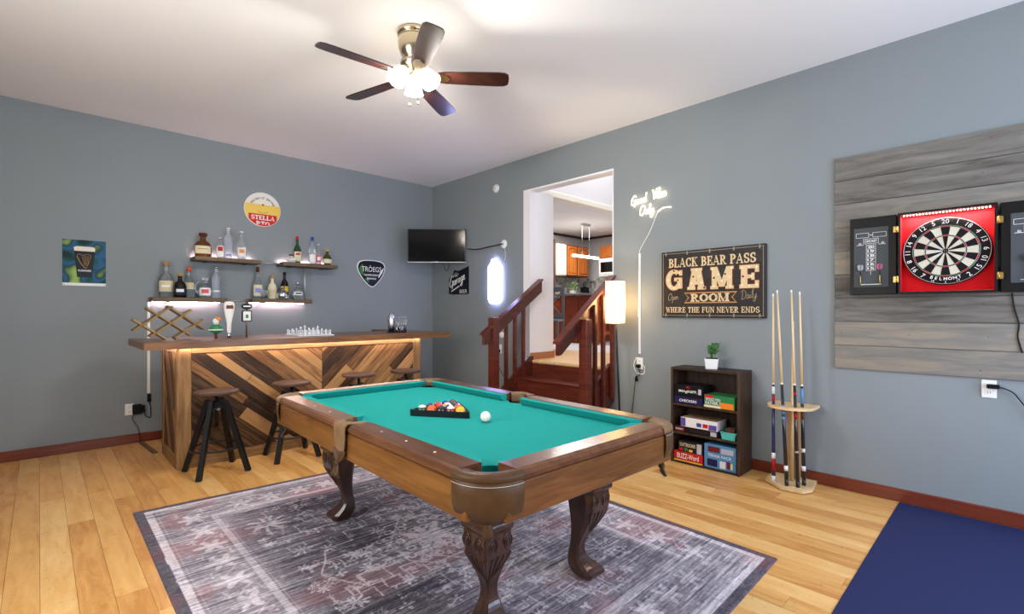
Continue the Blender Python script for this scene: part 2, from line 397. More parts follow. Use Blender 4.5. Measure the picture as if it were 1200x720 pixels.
SCRIPT = {
 'G': ([[(.6, .82), (.45, 1), (.15, .75), (.0, .3), (.12, .0), (.38, .1), (.55, .5), (.36, .42)], [(.55, .5), (.5, .1), (.38, -.25)]], .62),
 'o': ([[(.26, .46), (.08, .36), (.05, .1), (.2, .0), (.34, .18), (.3, .42), (.2, .44)], [(.3, .4), (.44, .36)]], .40),
 'd': ([[(.3, .42), (.1, .4), (.05, .1), (.18, .0), (.34, .2)], [(.48, 1.0), (.38, .5), (.36, .08), (.48, .06)]], .52),
 'V': ([[(.0, .82), (.08, .95), (.14, .5), (.18, .0)], [(.18, .0), (.32, .5), (.5, 1.0)]], .42),
 'i': ([[(.02, .42), (.04, .06), (.16, .08)], [(.1, .62), (.12, .66)]], .18),
 'b': ([[(.0, .1), (.2, .8), (.16, 1), (.06, .6), (.08, .04), (.22, .02), (.28, .26), (.16, .36)]], .32),
 'e': ([[(.02, .18), (.2, .28), (.18, .44), (.06, .36), (.05, .08), (.18, .0), (.3, .12)]], .28),
 's': ([[(.0, .06), (.14, .46), (.24, .2), (.14, .0), (.02, .06)], [(.2, .06), (.36, .18)]], .32),
 'O': ([[(.5, .9), (.3, 1), (.06, .65), (.02, .2), (.2, .0), (.5, .3), (.6, .75), (.48, .95), (.3, .88)]], .66),
 'n': ([[(.02, .44), (.04, .02)], [(.04, .2), (.18, .44), (.26, .3), (.26, .06), (.36, .06)]], .36),
 'l': ([[(.0, .1), (.2, .8), (.16, 1), (.06, .6), (.08, .04), (.2, .06)]], .22),
 'y': ([[(.02, .44), (.06, .1), (.2, .08), (.3, .44)], [(.3, .44), (.24, -.1), (.1, -.4), (-.02, -.3), (.2, .0), (.4, .12)]], .36),
 'p': ([[(.04, .44), (.0, -.4)], [(.02, .2), (.2, .46), (.32, .26), (.2, .02), (.04, .08)]], .34),
 'D': ([[(.22, .9), (.14, .0)], [(.0, .8), (.3, 1), (.56, .7), (.5, .2), (.2, .0), (.06, .08)]], .6),
 'a': ([[(.3, .42), (.1, .4), (.05, .1), (.16, .0), (.3, .2), (.32, .42), (.3, .06), (.42, .06)]], .42),
 'r': ([[(.02, .44), (.04, .02)], [(.04, .2), (.14, .42), (.28, .42)]], .28),
 'g': ([[(.3, .42), (.1, .4), (.05, .14), (.18, .04), (.3, .24)], [(.32, .44), (.28, -.2), (.12, -.42), (.02, -.3), (.3, .06), (.4, .1)]], .4),
}
def script(txt, x, z, size, slope=0.0, sx=1.0):
    """list of poly-lines for hand-written words, in local x-z"""
    out = []; cx = 0
    for c in txt:
        if c == ' ': cx += .2; continue
        st, w = SCRIPT[c]
        for s in st:
            pts = crom([(cx + a, b, 0) for a, b in s], 5)
            out.append([(x + size * sx * p.x, z + size * (p.y + slope * p.x)) for p in pts])
        cx += w
    return out
# ------------------------------------------------------------------ the setting
TH = .12
FX0, FY0 = -1.30, -1.70
mb = MB(); mb.box(FX0 - .2, XR + .1, FY0 - .2, YB + .1, -.12, -.0095)
M('floor_gap', (70, 42, 20), .8)
floor = structure(mb.build('floor', 'floor_gap'))
PW = .1285
i = 0; x = FX0
rf = random.Random(3)
# seams fall at X = .004 + k*PW
x = .004 - PW * math.ceil((.004 - FX0) / PW)
while x < XR - .005:
    y = FY0 - rf.uniform(0, 1.7)
    while y < YB:
        L_ = 1.83
        a, b = max(y, FY0), min(y + L_, YB)
        if b - a > .03:
            pm = MB(); x1 = min(x + PW, XR) - .0005
            pm.box(x + .0005, x1, a + .0006, b - .0006, -.0095, 0, .0012)
            # centre the object on the plank so that every plank has its own grain
            c = ((x + x1) / 2, (a + b) / 2, 0); pm.v = [(p[0] - c[0], p[1] - c[1], p[2]) for p in pm.v]
            pm.build('plank', 'bamboo', floor, c)
        y += L_
    x += PW
mb = MB(); mb.box(FX0 - .2, XR + .12, FY0 - .2, YB + .12, CEIL, CEIL + .1); structure(mb.build('ceiling', 'ceiling_paint'))
mb = MB(); mb.box(FX0 - TH, XR + TH, YB, YB + TH, -.1, CEIL); structure(mb.build('wall_back', 'wall_paint'))
DY0, DY1, DZ0, DZ1 = 2.993, 4.232, .755, 2.89
mb = MB()
mb.box(XR, XR + TH, FY0 - TH, DY0, -.1, CEIL); mb.box(XR, XR + TH, DY1, YB, -.1, CEIL)
mb.box(XR, XR + TH, DY0, DY1, DZ1, CEIL); mb.box(XR, XR + TH, DY0, DY1, -.1, DZ0 - .05)
structure(mb.build('wall_right', 'wall_paint'))
def holed_wall(name, horiz, c, t, a0, a1, holes):
    mb = MB()
    def bx(u0, u1, z0, z1):
        if horiz: mb.box(u0, u1, c, c + t, z0, z1)
        else: mb.box(c, c + t, u0, u1, z0, z1)
    u = a0
    for h0, h1, z0, z1 in holes:
        bx(u, h0, -.1, CEIL); bx(h0, h1, -.1, z0); bx(h0, h1, z1, CEIL); u = h1
    bx(u, a1, -.1, CEIL)
    return structure(mb.build(name, 'wall_paint'))
holed_wall('wall_front', True, FY0 - TH, TH, FX0 - TH, XR + TH, [(.05, 1.95, 1.0, 2.5), (2.45, 3.95, .45, 2.45)])
holed_wall('wall_left', False, FX0 - TH, TH, FY0, YB, [(1.25, 3.15, 1.0, 2.5)])
wi = 0
for hz, c, a0, a1, z0, z1 in ((True, FY0, .05, 1.95, 1.0, 2.5), (True, FY0, 2.45, 3.95, .45, 2.45), (False, FX0, 1.25, 3.15, 1.0, 2.5)):
    wi += 1; fm = MB(); gm = MB()
    def bx(m_, u0, u1, d0, d1, zz0, zz1):
        if hz: m_.box(u0, u1, c - TH + d0, c - TH + d1, zz0, zz1)
        else: m_.box(c - TH + d0, c - TH + d1, u0, u1, zz0, zz1)
    for u in (a0, (a0 + a1) / 2 - .02, a1 - .04): bx(fm, u, u + .04, .01, .06, z0, z1)
    bx(fm, a0, a1, .01, .06, z0, z0 + .04); bx(fm, a0, a1, .01, .06, z1 - .04, z1)
    w_ = structure(fm.build('window_%d' % wi, 'white_paint'))
    bx(gm, a0 + .04, a1 - .04, .03, .034, z0 + .04, z1 - .04); gm.build('pane', 'glass_clear', w_)
# baseboards
def baseboard(name, x0, x1, y0, y1):
    mb = MB(); mb.box(x0, x1, y0, y1, 0, .095, .006); return structure(mb.build(name, 'baseboard_wood'))
baseboard('baseboard_back', FX0, XR, YB - .016, YB)
baseboard('baseboard_right', XR - .016, XR, FY0, 2.96)
baseboard('baseboard_right', XR - .016, XR, 4.30, YB - .016)
baseboard('baseboard_left', FX0, FX0 + .016, FY0, YB - .016)
baseboard('baseboard_front', FX0 + .016, XR - .016, FY0, FY0 + .016)
# opening to the upper level: white lining, hall wall, landing
mb = MB(); mb.box(XR - .004, XR + .44, DY1 - .004, DY1 + .11, DZ0, DZ1 + .0)
structure(mb.build('wall_hall', 'white_paint'))
mb = MB(); mb.box(XR - .004, XR + TH + .02, DY0, DY1, DZ1 - .022, DZ1 + .0)
mb.box(XR - .004, XR + TH + .02, DY0 - .0, DY0 + .012, DZ0, DZ1 - .022)
structure(mb.build('trim_1', 'white_paint'))
M('landing_wood', (214, 172, 118), .4, noise=.06)
M('tile_floor', (206, 203, 204), .35, noise=.08, nscale=3)
mb = MB(); mb.box(XR + .0, 5.9, DY0 + .0, DY1, DZ0 - .05, DZ0); mb.box(XR + .44, 5.9, DY1, 5.2, DZ0 - .05, DZ0); structure(mb.build('floor_landing', 'landing_wood'))
mb = MB(); mb.box(5.9, 9.75, 1.6, 7.5, DZ0 - .05, DZ0); mb.box(XR + TH, 5.9, 1.6, DY0, DZ0 - .05, DZ0); mb.box(XR + TH, 5.9, 5.2, 7.5, DZ0 - .05, DZ0)
structure(mb.build('floor_kitchen', 'tile_floor'))
mb = MB(); mb.box(XR + .0, XR + .452, DY1 - .02, DY1 - .004, DZ0, DZ0 + .085, .004); mb.box(XR + .44, XR + .452, DY1 - .02, DY1 + .11, DZ0, DZ0 + .085, .004)
M('trim_tan', (176, 116, 78), .4); structure(mb.build('baseboard_hall', 'trim_tan'))
KX, KY, KC, SOF = 9.65, 7.36, 3.16, 5.02
M('kitchen_wall', (196, 192, 192), .7)
mb = MB(); mb.box(4.6, KX + .1, KY, KY + .1, DZ0, 5.2); mb.box(KX, KX + .1, 1.5, KY, DZ0, 5.2); structure(mb.build('wall_kitchen', 'kitchen_wall'))
mb = MB(); mb.box(XR + TH, KX, 1.5, 1.6, DZ0, 5.2); mb.box(XR + TH - .02, XR + TH + .1, YB + TH, KY + .1, DZ0, 5.2); mb.box(XR + .0, XR + TH, 1.5, YB + TH, CEIL + .1, 5.2)
structure(mb.build('wall_hall_far', 'white_paint'))
mb = MB(); mb.box(XR + TH, KX, SOF, KY, KC, KC + .1); structure(mb.build('ceiling_kitchen', 'ceiling_paint'))
mb = MB(); mb.box(XR + TH, KX, SOF - .1, SOF, KC - .0, 5.2); structure(mb.build('wall_upper', 'white_paint'))
mb = MB(); mb.box(XR + TH, KX, SOF - .125, SOF + .03, KC - .06, KC + .03, .008); M('trim_cream', (250, 244, 228), .5); structure(mb.build('trim_2', 'trim_cream'))
mb = MB(); mb.box(XR, KX + .1, 1.5, KY + .1, 5.2, 5.3); structure(mb.build('ceiling_upper', 'ceiling_paint'))
mb = MB(); mb.box(4.62, KX, KY - .035, KY, KC - .05, KC, .008); mb.box(KX - .035, KX, SOF, KY - .035, KC - .05, KC, .008)
M('crown_dark', (86, 62, 56), .5); structure(mb.build('trim_3', 'crown_dark'))
# ------------------------------------------------------------------ staircase and railings
st = thing('staircase', 'dark red stained wooden stairs with two sloped handrails at the wall opening', 'stairs', (XR, 0, 0))
SY0, SY1 = 3.02, 4.17; RUN, RISE = .272, DZ0 / 4
for k in range(1, 4):
    z = k * RISE; x0 = -(4 - k) * RUN
    mb = MB(); mb.box(x0 - .025, x0 + RUN, SY0, SY1, z - .03, z, .008); mb.build('tread', 'stair_wood', st)
for k in range(4):
    x0 = -(3 - k) * RUN - .02
    mb = MB(); mb.box(x0 - .0, x0 + .018, SY0, SY1, k * RISE, (k + 1) * RISE - (.03 if k < 3 else .04)); mb.build('riser', 'stair_wood', st)
mb = MB(); mb.box(-.03, -.001, SY0, SY1, DZ0 - .035, DZ0 + .004, .01); mb.build('landing_nosing', 'pine', st)
for s in (0, 1):
    y0, y1 = ((SY0 - .035, SY0), (SY1, SY1 + .035))[s]
    mb = MB(); mb.prism([(-.92, 0), (-.55, 0), (-.0, .40), (-.0, DZ0 + .05), (-.07, DZ0 + .05), (-.92, .16)], 'xz', y0, y1)
    mb.build('stringer', 'stair_wood', st)
def railing(Y, x0, z0, x1, z1, posts, balusters, face):
    X = lambda x: x - XR
    dz = (z1 - z0) / (x1 - x0); zt = lambda x: z0 + (x - x0) * dz
    mb = MB(); H_ = .165
    mb.prism([(X(x0), zt(x0) - .012), (X(x1), zt(x1) - .012), (X(x1), zt(x1) - H_), (X(x0 + .04), zt(x0 + .04) - H_), (X(x0), zt(x0) - H_ * .86)], 'xz', Y - .02, Y + .02)
    hr = mb.build('handrail', 'stair_wood', st)
    mb = MB(); mb.prism([(X(x0 - .015), zt(x0 - .015)), (X(x1), zt(x1)), (X(x1), zt(x1) - .022), (X(x0 - .015), zt(x0 - .015) - .022)], 'xz', Y - .042, Y + .042)
    mb.build('rail_cap', 'stair_wood', hr)
    for px, top in posts:
        mb = MB(); mb.box(X(px) - .047, X(px) + .047, Y + face - .047, Y + face + .047, 0, top, .004); mb.build('newel_post', 'stair_wood', st)
    for bx_, b0 in balusters:
        mb = MB(); w = .018; zz = zt(bx_) - .10
        mb.prism([(X(bx_) - w, b0), (X(bx_) + w, b0), (X(bx_) + w, zz), (X(bx_) - w, zz + .05)], 'xz', Y + face - .018, Y + face + .018)
        mb.build('baluster', 'stair_wood', st)
railing(4.18, 3.60, 1.12, 4.56, 1.77, [(3.76, 1.29)], [(3.955, .02), (4.10, .3), (4.245, .45)], .0)
railing(3.00, 3.50, 1.082, 4.40, 1.747, [(3.875, 1.278)], [(4.03, .02), (4.17, .3), (4.335, .45)], -.045)

# ------------------------------------------------------------------ pool table
PT = thing('pool_table', 'carved wooden pool table with green cloth and leather pockets', 'pool table', (1.715, 2.30, .0085), R(-1.8))
HW, HL = .637, 1.115
RT_Z, BED, APB = .800, .757, .625
CR = .15                                      # corner pocket centre inset
def quarter(sx, sy): return (sx * (HW - CR), sy * (HL - CR))
# bed with notches
bx_, by_ = HW - .112, HL - .112
def circ_pts(c, r, a0, a1, n=10): return [(c[0] + r * math.cos(R(a0 + (a1 - a0) * i / n)), c[1] + r * math.sin(R(a0 + (a1 - a0) * i / n))) for i in range(n + 1)]
PR = .078; off = CR - .112; ca = math.degrees(math.asin(off / PR))
poly = []
# counter-clockwise from the (-,-) corner
c = quarter(-1, -1); poly += circ_pts(c, PR, 180 - ca, -90 + ca, 14)
c = quarter(1, -1); poly += circ_pts(c, PR, 270 - ca, 0 + ca, 14)
sp = (HW - .085, 0); sa = math.degrees(math.acos((bx_ - sp[0]) / .062)); poly += circ_pts(sp, .062, -sa + 0, -360 + sa, 14)
c = quarter(1, 1); poly += circ_pts(c, PR, -ca, -270 + ca, 14)
c = quarter(-1, 1); poly += circ_pts(c, PR, 90 - ca, -180 + ca, 14)
sp = (-(HW - .085), 0); poly += circ_pts(sp, .062, 180 - sa, -180 + sa, 14)
mb = MB(); mb.prism(poly, 'xy', BED - .03, BED); mb.build('bed_cloth', 'cloth_green', PT)
# rails
def rail_long(sx, y0, y1):
    mb = MB(); o, i_ = HW, HW - .115
    mb.prism([(sx * i_, RT_Z - .045), (sx * i_, RT_Z - .002), (sx * (i_ + .006), RT_Z), (sx * (o - .018), RT_Z), (sx * (o - .004), RT_Z - .006), (sx * (o + .006), RT_Z - .02), (sx * (o + .004), RT_Z - .036), (sx * (o - .01), RT_Z - .045)], 'xz', y0, y1)
    return mb.build('rail', 'table_top_wood', PT)
def rail_short(sy, x0, x1):
    mb = MB(); o, i_ = HL, HL - .115
    mb.prism([(sy * i_, RT_Z - .045), (sy * i_, RT_Z - .002), (sy * (i_ + .006), RT_Z), (sy * (o - .018), RT_Z), (sy * (o - .004), RT_Z - .006), (sy * (o + .006), RT_Z - .02), (sy * (o + .004), RT_Z - .036), (sy * (o - .01), RT_Z - .045)], 'yz', x0, x1)
    return mb.build('rail', 'table_top_wood', PT)
def cushion(pts_out, pts_in):
    """pts_out: the two ends at the wood, pts_in: the two ends at the nose"""
    zt, zn, zb = RT_Z - .003, RT_Z - .004, BED
    (a, b), (c, d) = pts_out, pts_in
    vs = [(*a, zt), (*b, zt), (*d, zn), (*c, zn), (*a, zb), (*b, zb), (d[0] * .45 + b[0] * .55, d[1] * .45 + b[1] * .55, zb + .0005), (c[0] * .45 + a[0] * .55, c[1] * .45 + a[1] * .55, zb + .0005),
          (*a, zb), (*b, zb)]
    fs = [(0, 1, 2, 3), (3, 2, 6, 7), (7, 6, 5, 4), (0, 3, 7, 4), (1, 5, 6, 2), (0, 4, 5, 1)]
    mb = MB(); mb.add(vs[:8], fs); mb.build('cushion', 'cloth_green', PT)
RE = HL - .158; RS = .078; RX = HW - .158
for sx in (-1, 1):
    for y0, y1 in ((-RE, -RS), (RS, RE)):
        r_ = rail_long(sx, y0, y1)
        for t in (.25, .5, .75):
            sm = MB(); yy = y0 + (y1 - y0) * t; sm.lathe([(.0001, .0012), (.006, .0012), (.0062, 0)], (sx * (HW - .058), yy, RT_Z), 8); sm.build('sight', 'pearl', r_)
        i_, n_ = HW - .115, HW - .163
        ya, yb = (y0 + .0, y1 - .0); inner0 = y0 + (.055 if y0 < -RS else .02); inner1 = y1 - (.02 if y0 < -RS else .055)
        cushion(((sx * i_, ya), (sx * i_, yb)), ((sx * n_, inner0), (sx * n_, inner1)))
for sy in (-1, 1):
    r_ = rail_short(sy, -RX, RX)
    for t in (.25, .5, .75):
        sm = MB(); xx = -RX + 2 * RX * t; sm.lathe([(.0001, .0012), (.006, .0012), (.0062, 0)], (xx, sy * (HL - .058), RT_Z), 8); sm.build('sight', 'pearl', r_)
    i_, n_ = HL - .115, HL - .163
    cushion(((-RX, sy * i_), (RX, sy * i_)), ((-RX + .055, sy * n_), (RX - .055, sy * n_)))
# side boards under the rails
for sx in (-1, 1):
    mb = MB(); mb.box(min(sx * HW, sx * (HW - .03)), max(sx * HW, sx * (HW - .03)), -(HL - .10), HL - .10, APB, RT_Z - .045, .005); mb.build('apron', 'table_wood', PT)
for sy in (-1, 1):
    mb = MB(); mb.box(-(HW - .10), HW - .10, min(sy * HL, sy * (HL - .03)), max(sy * HL, sy * (HL - .03)), APB, RT_Z - .045, .005); mb.build('apron', 'table_wood_x', PT)
# tapering cabinet
def frustum(ht, hb, zt, zb):
    mb = MB(); vs = [(-hb[0], -hb[1], zb), (hb[0], -hb[1], zb), (hb[0], hb[1], zb), (-hb[0], hb[1], zb), (-ht[0], -ht[1], zt), (ht[0], -ht[1], zt), (ht[0], ht[1], zt), (-ht[0], ht[1], zt)]
    return mb.add(vs, [(3, 2, 1, 0), (4, 5, 6, 7), (0, 1, 5, 4), (1, 2, 6, 5), (2, 3, 7, 6), (3, 0, 4, 7)])
mb = frustum((HW - .055, HL - .055), (HW - .215, HL - .275), .66, .485); mb.build('cabinet', 'table_wood', PT)
# legs
LEG = [(.49, .088, -.082), (.475, .098, -.086), (.455, .098, -.086), (.44, .086, -.08), (.40, .09, -.078), (.34, .08, -.072), (.28, .052, -.064), (.22, .02, -.06), (.16, -.002, -.062), (.11, .004, -.07), (.075, .03, -.074), (.045, .062, -.07), (.02, .07, -.06), (0.002, .055, -.045)]
def leg_o(z):
    for (z0, o0, _), (z1, o1, _) in zip(LEG, LEG[1:]):
        if z1 <= z <= z0: return o1 + (o0 - o1) * (z - z1) / (z0 - z1)
    return LEG[0][1]
def make_leg(sx, sy):
    mb = MB(Matrix.Diagonal((sx, sy, 1, 1))); secs = []
    zs = [p[0] for p in LEG]
    P3 = crom([(z, o, i_) for z, o, i_ in LEG], 3)
    for p in P3:
        z, o, i_ = p; w = o - i_; c = w * .16; cm = w * .05; mid = (o + i_) / 2
        secs.append([(o - cm, o, z), (o, o - cm, z), (o - w * .02, mid, z), (o, i_ + c, z), (o - c, i_, z), (i_ + c, i_, z), (i_, i_ + c, z), (i_, o - c, z), (i_ + c, o, z), (mid, o - w * .02, z)])
    n = 10; vs = [v for s_ in secs for v in s_]; fs = []
    for j in range(len(secs) - 1):
        for k in range(n): fs.append((j * n + k, j * n + (k + 1) % n, (j + 1) * n + (k + 1) % n, (j + 1) * n + k))
    fs.append(tuple(range(n))); fs.append(tuple((len(secs) - 1) * n + k for k in range(n)))
    mb.add(vs, fs, 0, False)
    lg = mb.build('leg', 'leg_wood', PT, (sx * .325, sy * .755, 0))
    for face in (0, 1):
        def F(u, z, d=.001):
            o = leg_o(z) + d
            return (o, u, z) if face == 0 else (u, o, z)
        for uc in (.045, -.035):                                      # two scrolls under the cap
            pts = []; cm_ = MB(Matrix.Diagonal((sx, sy, 1, 1)))
            for k in range(34):
                a = k * .42; rr = .034 * (1 - k / 40)
                pts.append(F(uc + rr * .8 * math.cos(a), .395 + rr * 1.15 * math.sin(a), -.0005))
            cm_.tube(pts, .0038, 5); cm_.build('carved_scroll', 'leg_wood', lg)
        for k in range(5):                                            # leaf ribs running down
            u0 = .075 - k * .033; cm_ = MB(Matrix.Diagonal((sx, sy, 1, 1)))
            pts = [F(u0 + (.012 - u0) * (t / 8) ** 1.3, .345 - .0165 * t, -.001) for t in range(9)]
            cm_.tube(pts, [.005 * (1 - t / 10) + .001 for t in range(9)], 5); cm_.build('carved_rib', 'leg_wood', lg)
for sx in (-1, 1):
    for sy in (-1, 1): make_leg(sx, sy)
# pockets
def fringe(mb, c, z0, outward, r=.05, n=9, ln=.10):
    rg = random.Random(int(c[0] * 100 + c[1] * 10))
    ox, oy = outward; tx, ty = -oy, ox
    for k in range(n):
        u = (k / (n - 1) - .5) * 2
        a = Vector((c[0] + tx * u * r, c[1] + ty * u * r, z0))
        kn = Vector((c[0] + tx * u * .012 + ox * .012, c[1] + ty * u * .012 + oy * .012, z0 - ln * .55))
        e = Vector((c[0] + tx * u * .04 + ox * (.02 + .012 * rg.random()), c[1] + ty * u * .04 + oy * .02, z0 - ln * (1 + .12 * rg.random())))
        mb.tube(crom([a, a * .5 + kn * .5 + Vector((tx * u * .012, ty * u * .012, 0)), kn, e], 4), [.0065] * 8 + [.007] * 3 + [.008, .010], 5)
    mb.sphere((c[0] + ox * .012, c[1] + oy * .012, z0 - ln * .55), .017, 10)
for sx in (-1, 1):
    for sy in (-1, 1):
        c = quarter(sx, sy)
        a0 = math.atan2(sy, sx) - R(52); a1 = a0 + R(104)
        cup = MB(); cup.lathe([(PR, BED - .031), (PR, .71), (.065, .675), (.03, .66), (.0001, .658)], (*c, 0), 20)
        pk = cup.build('pocket', 'leather_dark', PT)
        rim = MB(); rim.lathe([(PR + .001, BED - .01), (PR + .001, .772), (PR + .006, .782), (PR + .02, .790), (PR + .045, .797), (CR - .004, .799), (CR + .010, .789), (CR + .013, .772), (CR + .004, .765), (CR - .02, .76)], (*c, 0), 20, a0=a0 - R(4), a1=a1 + R(4))
        rim.build('pocket_rim', 'leather_tan' if (sx, sy) != (-1, -1) else 'leather', pk)
        sh = MB(); prof = [(CR + .004, .768), (CR + .012, .755), (CR + .014, .72), (CR + .012, .685), (CR + .002, .65), (CR - .02, .622), (CR - .05, .602), (CR - .08, .594), (CR - .084, .60), (CR - .05, .61), (CR - .02, .64), (CR - .004, .70), (CR - .004, .765)]
        sh.lathe(prof, (*c, 0), 22, a0=a0, a1=a1); sh.build('pocket_shield', 'leather', pk)
        ss = MB(); ss.tube([(c[0] + (CR + .0135) * math.cos(a0 + (a1 - a0) * k / 30), c[1] + (CR + .0135) * math.sin(a0 + (a1 - a0) * k / 30), .757) for k in range(31)], .0008, 4); ss.build('stitching', 'pearl', pk)
        for k in (.22, .78):
            rv = MB(); a = a0 + (a1 - a0) * k; rv.sphere((c[0] + (CR - .012) * math.cos(a), c[1] + (CR - .012) * math.sin(a), .636), .007, 8); rv.build('rivet', 'steel', pk)
        d = Vector((sx, sy)).normalized(); fr = MB()
        if (sx, sy) == (-1, -1):
            fr.lathe([(.012, .02), (.017, .0), (.019, -.02), (.022, -.04), (.0001, -.042)], (c[0] + d.x * .095, c[1] + d.y * .095, .60), 14); fr.build('leather_drop', 'leather', pk)
        else:
            fringe(fr, (c[0] + d.x * .10, c[1] + d.y * .10), .618, (d.x, d.y), .062, 13, .078); fr.build('fringe', 'leather', pk)
    c = (sx * (HW - .085), 0)
    cup = MB(); cup.lathe([(.062, BED - .031), (.062, .71), (.05, .675), (.0001, .665)], (*c, 0), 18); pk = cup.build('pocket', 'leather_dark', PT)
    a0 = (0 if sx > 0 else PI) - R(90)
    rim = MB(); rim.lathe([(.063, BED - .01), (.063, .79), (.068, .806), (.078, .809), (.087, .803), (.09, .785), (.088, .76)], (*c, 0), 18, a0=a0, a1=a0 + PI); rim.build('pocket_rim', 'leather_tan', pk)
    fl = MB(); w0, w1 = .072, .062
    pr = [(HW - .03, .800), (HW + .0, .803), (HW + .014, .792), (HW + .017, .77), (HW + .014, .73), (HW + .018, .69), (HW + .012, .665)]
    vs = []; fs = []
    for k, (xx, zz) in enumerate(pr):
        w = w0 + (w1 - w0) * k / 6 - (.012 if k == 6 else 0)
        for u in (-1, -.5, 0, .5, 1): vs.append((sx * (xx + .004 * (1 - u * u)), u * w, zz - (.012 * (1 - u * u) if k == 6 else 0)))
    for k in range(6):
        for u in range(4): fs.append((k * 5 + u, k * 5 + u + 1, k * 5 + u + 6, k * 5 + u + 5))
    n0 = len(vs); vs += [(x_ - sx * .006, y_, z_ - .002) for x_, y_, z_ in vs]; fs += [tuple(n0 + q for q in f[::-1]) for f in fs]
    fl.add(vs, fs, 0, True); fl.build('pocket_flap', 'leather_tan', pk)
    fr = MB(); fringe(fr, (sx * (HW + .012), 0), .668, (sx, 0), .06, 13, .115); fr.build('fringe', 'leather', pk)
# ------------------------------------------------------------------ triangle rack, balls
BR = .0286
mid = Vector((1.645, 2.276)); ex = Vector((.173, -.262)).normalized(); ey = Vector((.262, .173)).normalized()   # ex along the near side, ey to the apex
zb = BED + .0090
mb = MB(); s3 = math.sqrt(3)
def tri(off_, z):
    base = -BR * 1 - off_; h_ = BR * 2 * s3 * 2 + BR * 2                # ball triangle
    w = 4 * BR + BR * s3 + off_ * s3
    return [(-w, base, z), (w, base, z), (0, base + w * s3, z)]
def rounded(off_, z):
    a, b, c = [Vector(p) for p in tri(off_, z)]; out = []
    for p, q, r in ((c, a, b), (a, b, c), (b, c, a)):
        for t in (.0, .25, .5, .75, 1.0):
            d0 = q + (p - q).normalized() * (.045); d1 = q + (r - q).normalized() * (.045)
            out.append(d0.lerp(q, t).lerp(q.lerp(d1, t), t))
    return out
loops = [rounded(.004, 0), rounded(.016, 0), rounded(.016, .034), rounded(.004, .034)]
vs = [tuple(p) for lp in loops for p in lp]; n = 15; fs = []
for j in range(4):
    for k in range(n): fs.append((j * n + k, j * n + (k + 1) % n, ((j + 1) % 4) * n + (k + 1) % n, ((j + 1) % 4) * n + k))
TR = Matrix(((ex.x, ey.x, 0, 0), (ex.y, ey.y, 0, 0), (0, 0, 1, 0), (0, 0, 0, 1)))
rack = MB(); rack.add(vs, fs); rack.v = [tuple(TR @ Vector(p)) for p in rack.v]
M('rack_black', (16, 26, 30), .35)
tag(rack.build('ball_rack', 'rack_black', None, (mid.x, mid.y, zb)), 'black plastic triangle rack around the racked pool balls', 'ball rack')
M('ivory', (236, 232, 214), .15, coat=.6)
BALLC = {'yellow': (236, 178, 24), 'blue': (28, 52, 140), 'red': (200, 34, 28), 'purple': (66, 34, 96), 'orange': (232, 92, 30), 'green': (24, 74, 50), 'maroon': (112, 26, 30), 'black': (18, 18, 20)}
for k_, v_ in BALLC.items(): M('ball_' + k_, v_, .12, coat=.6)
def ball(col, striped, loc, rot, label):
    mb = MB(); mb.sphere((0, 0, 0), BR, 20)
    if col == 'ivory': mats = ['ivory']
    else:
        mats = ['ball_' + col, 'ivory']; k = 0
        for fi, f in enumerate(mb.f):
            zc = sum(mb.v[i_][2] for i_ in f) / len(f) / BR; xc = sum(mb.v[i_][0] for i_ in f) / len(f) / BR
            if (striped and abs(zc) > .55) or (xc > .93): mb.m[fi] = 1
    o = mb.build('cue_ball' if col == 'ivory' else 'pool_ball', mats, None, loc); o.rotation_euler = rot
    return tag(o, label, 'ball', None if col == 'ivory' else 'racked pool balls')
rows = [[('green', 1), ('orange', 0), ('black', 0), ('maroon', 1), ('yellow', 0)],
        [('purple', 0), ('red', 1), ('blue', 1), ('orange', 1)],
        [('red', 0), ('yellow', 1), ('purple', 1)], [('blue', 0), ('green', 0)], [('maroon', 0)]]
rot_show = [(0, 0, 0), (0, 0, 0), (1.3, .5, 0), (0, .0, 0), (0, 0, 0)]
rb = random.Random(5)
for ri, row in enumerate(rows):
    for ci, (col, stp) in enumerate(row):
        p = mid + ex * ((ci - (len(row) - 1) / 2) * 2.02 * BR) + ey * (ri * s3 * BR * 1.01)
        rot = (0, 0, 0) if (ri == 0 and stp) else (rb.uniform(.3, 1.4), rb.uniform(.2, 1.2), rb.uniform(0, 3))
        kind = ('striped ' if stp else 'solid ') + col if col != 'black' else 'black eight'
        ball(col, stp, (p.x, p.y, zb + BR), rot, kind + ' pool ball inside the triangle rack')
ball('ivory', 0, (1.722, 1.98, zb + BR), (0, 0, 0), 'plain ivory cue ball alone on the green cloth')

# ------------------------------------------------------------------ rug (woven pattern painted per vertex)
NX, NY = 500, 640
c00, c10, c11, c01 = (.43, .86), (2.905, .905), (2.985, 3.93), (.452, 4.125)
U, V = np.meshgrid(np.linspace(0, 1, NX), np.linspace(0, 1, NY))
PX = c00[0] * (1 - U) * (1 - V) + c10[0] * U * (1 - V) + c11[0] * U * V + c01[0] * (1 - U) * V
PY = c00[1] * (1 - U) * (1 - V) + c10[1] * U * (1 - V) + c11[1] * U * V + c01[1] * (1 - U) * V
WX, WY = 2.48, 3.10
rng = np.random.default_rng(4)
def blur(a, n, ax):
    k = np.ones(n) / n
    return np.apply_along_axis(lambda r: np.convolve(np.pad(r, n, mode='wrap'), k, 'same')[n:-n], ax, a)
def norm(a): a = a - a.min(); return a / a.max()
streak = norm(blur(blur(rng.random((NY, NX)), 46, 1), 2, 0)); streak2 = norm(blur(rng.random((NY, NX)), 12, 1))
cloud = norm(blur(blur(blur(blur(rng.random((NY, NX)), 70, 0), 90, 1), 70, 0), 90, 1)); cloud2 = norm(blur(blur(blur(rng.random((NY, NX)), 40, 0), 70, 1), 40, 0))
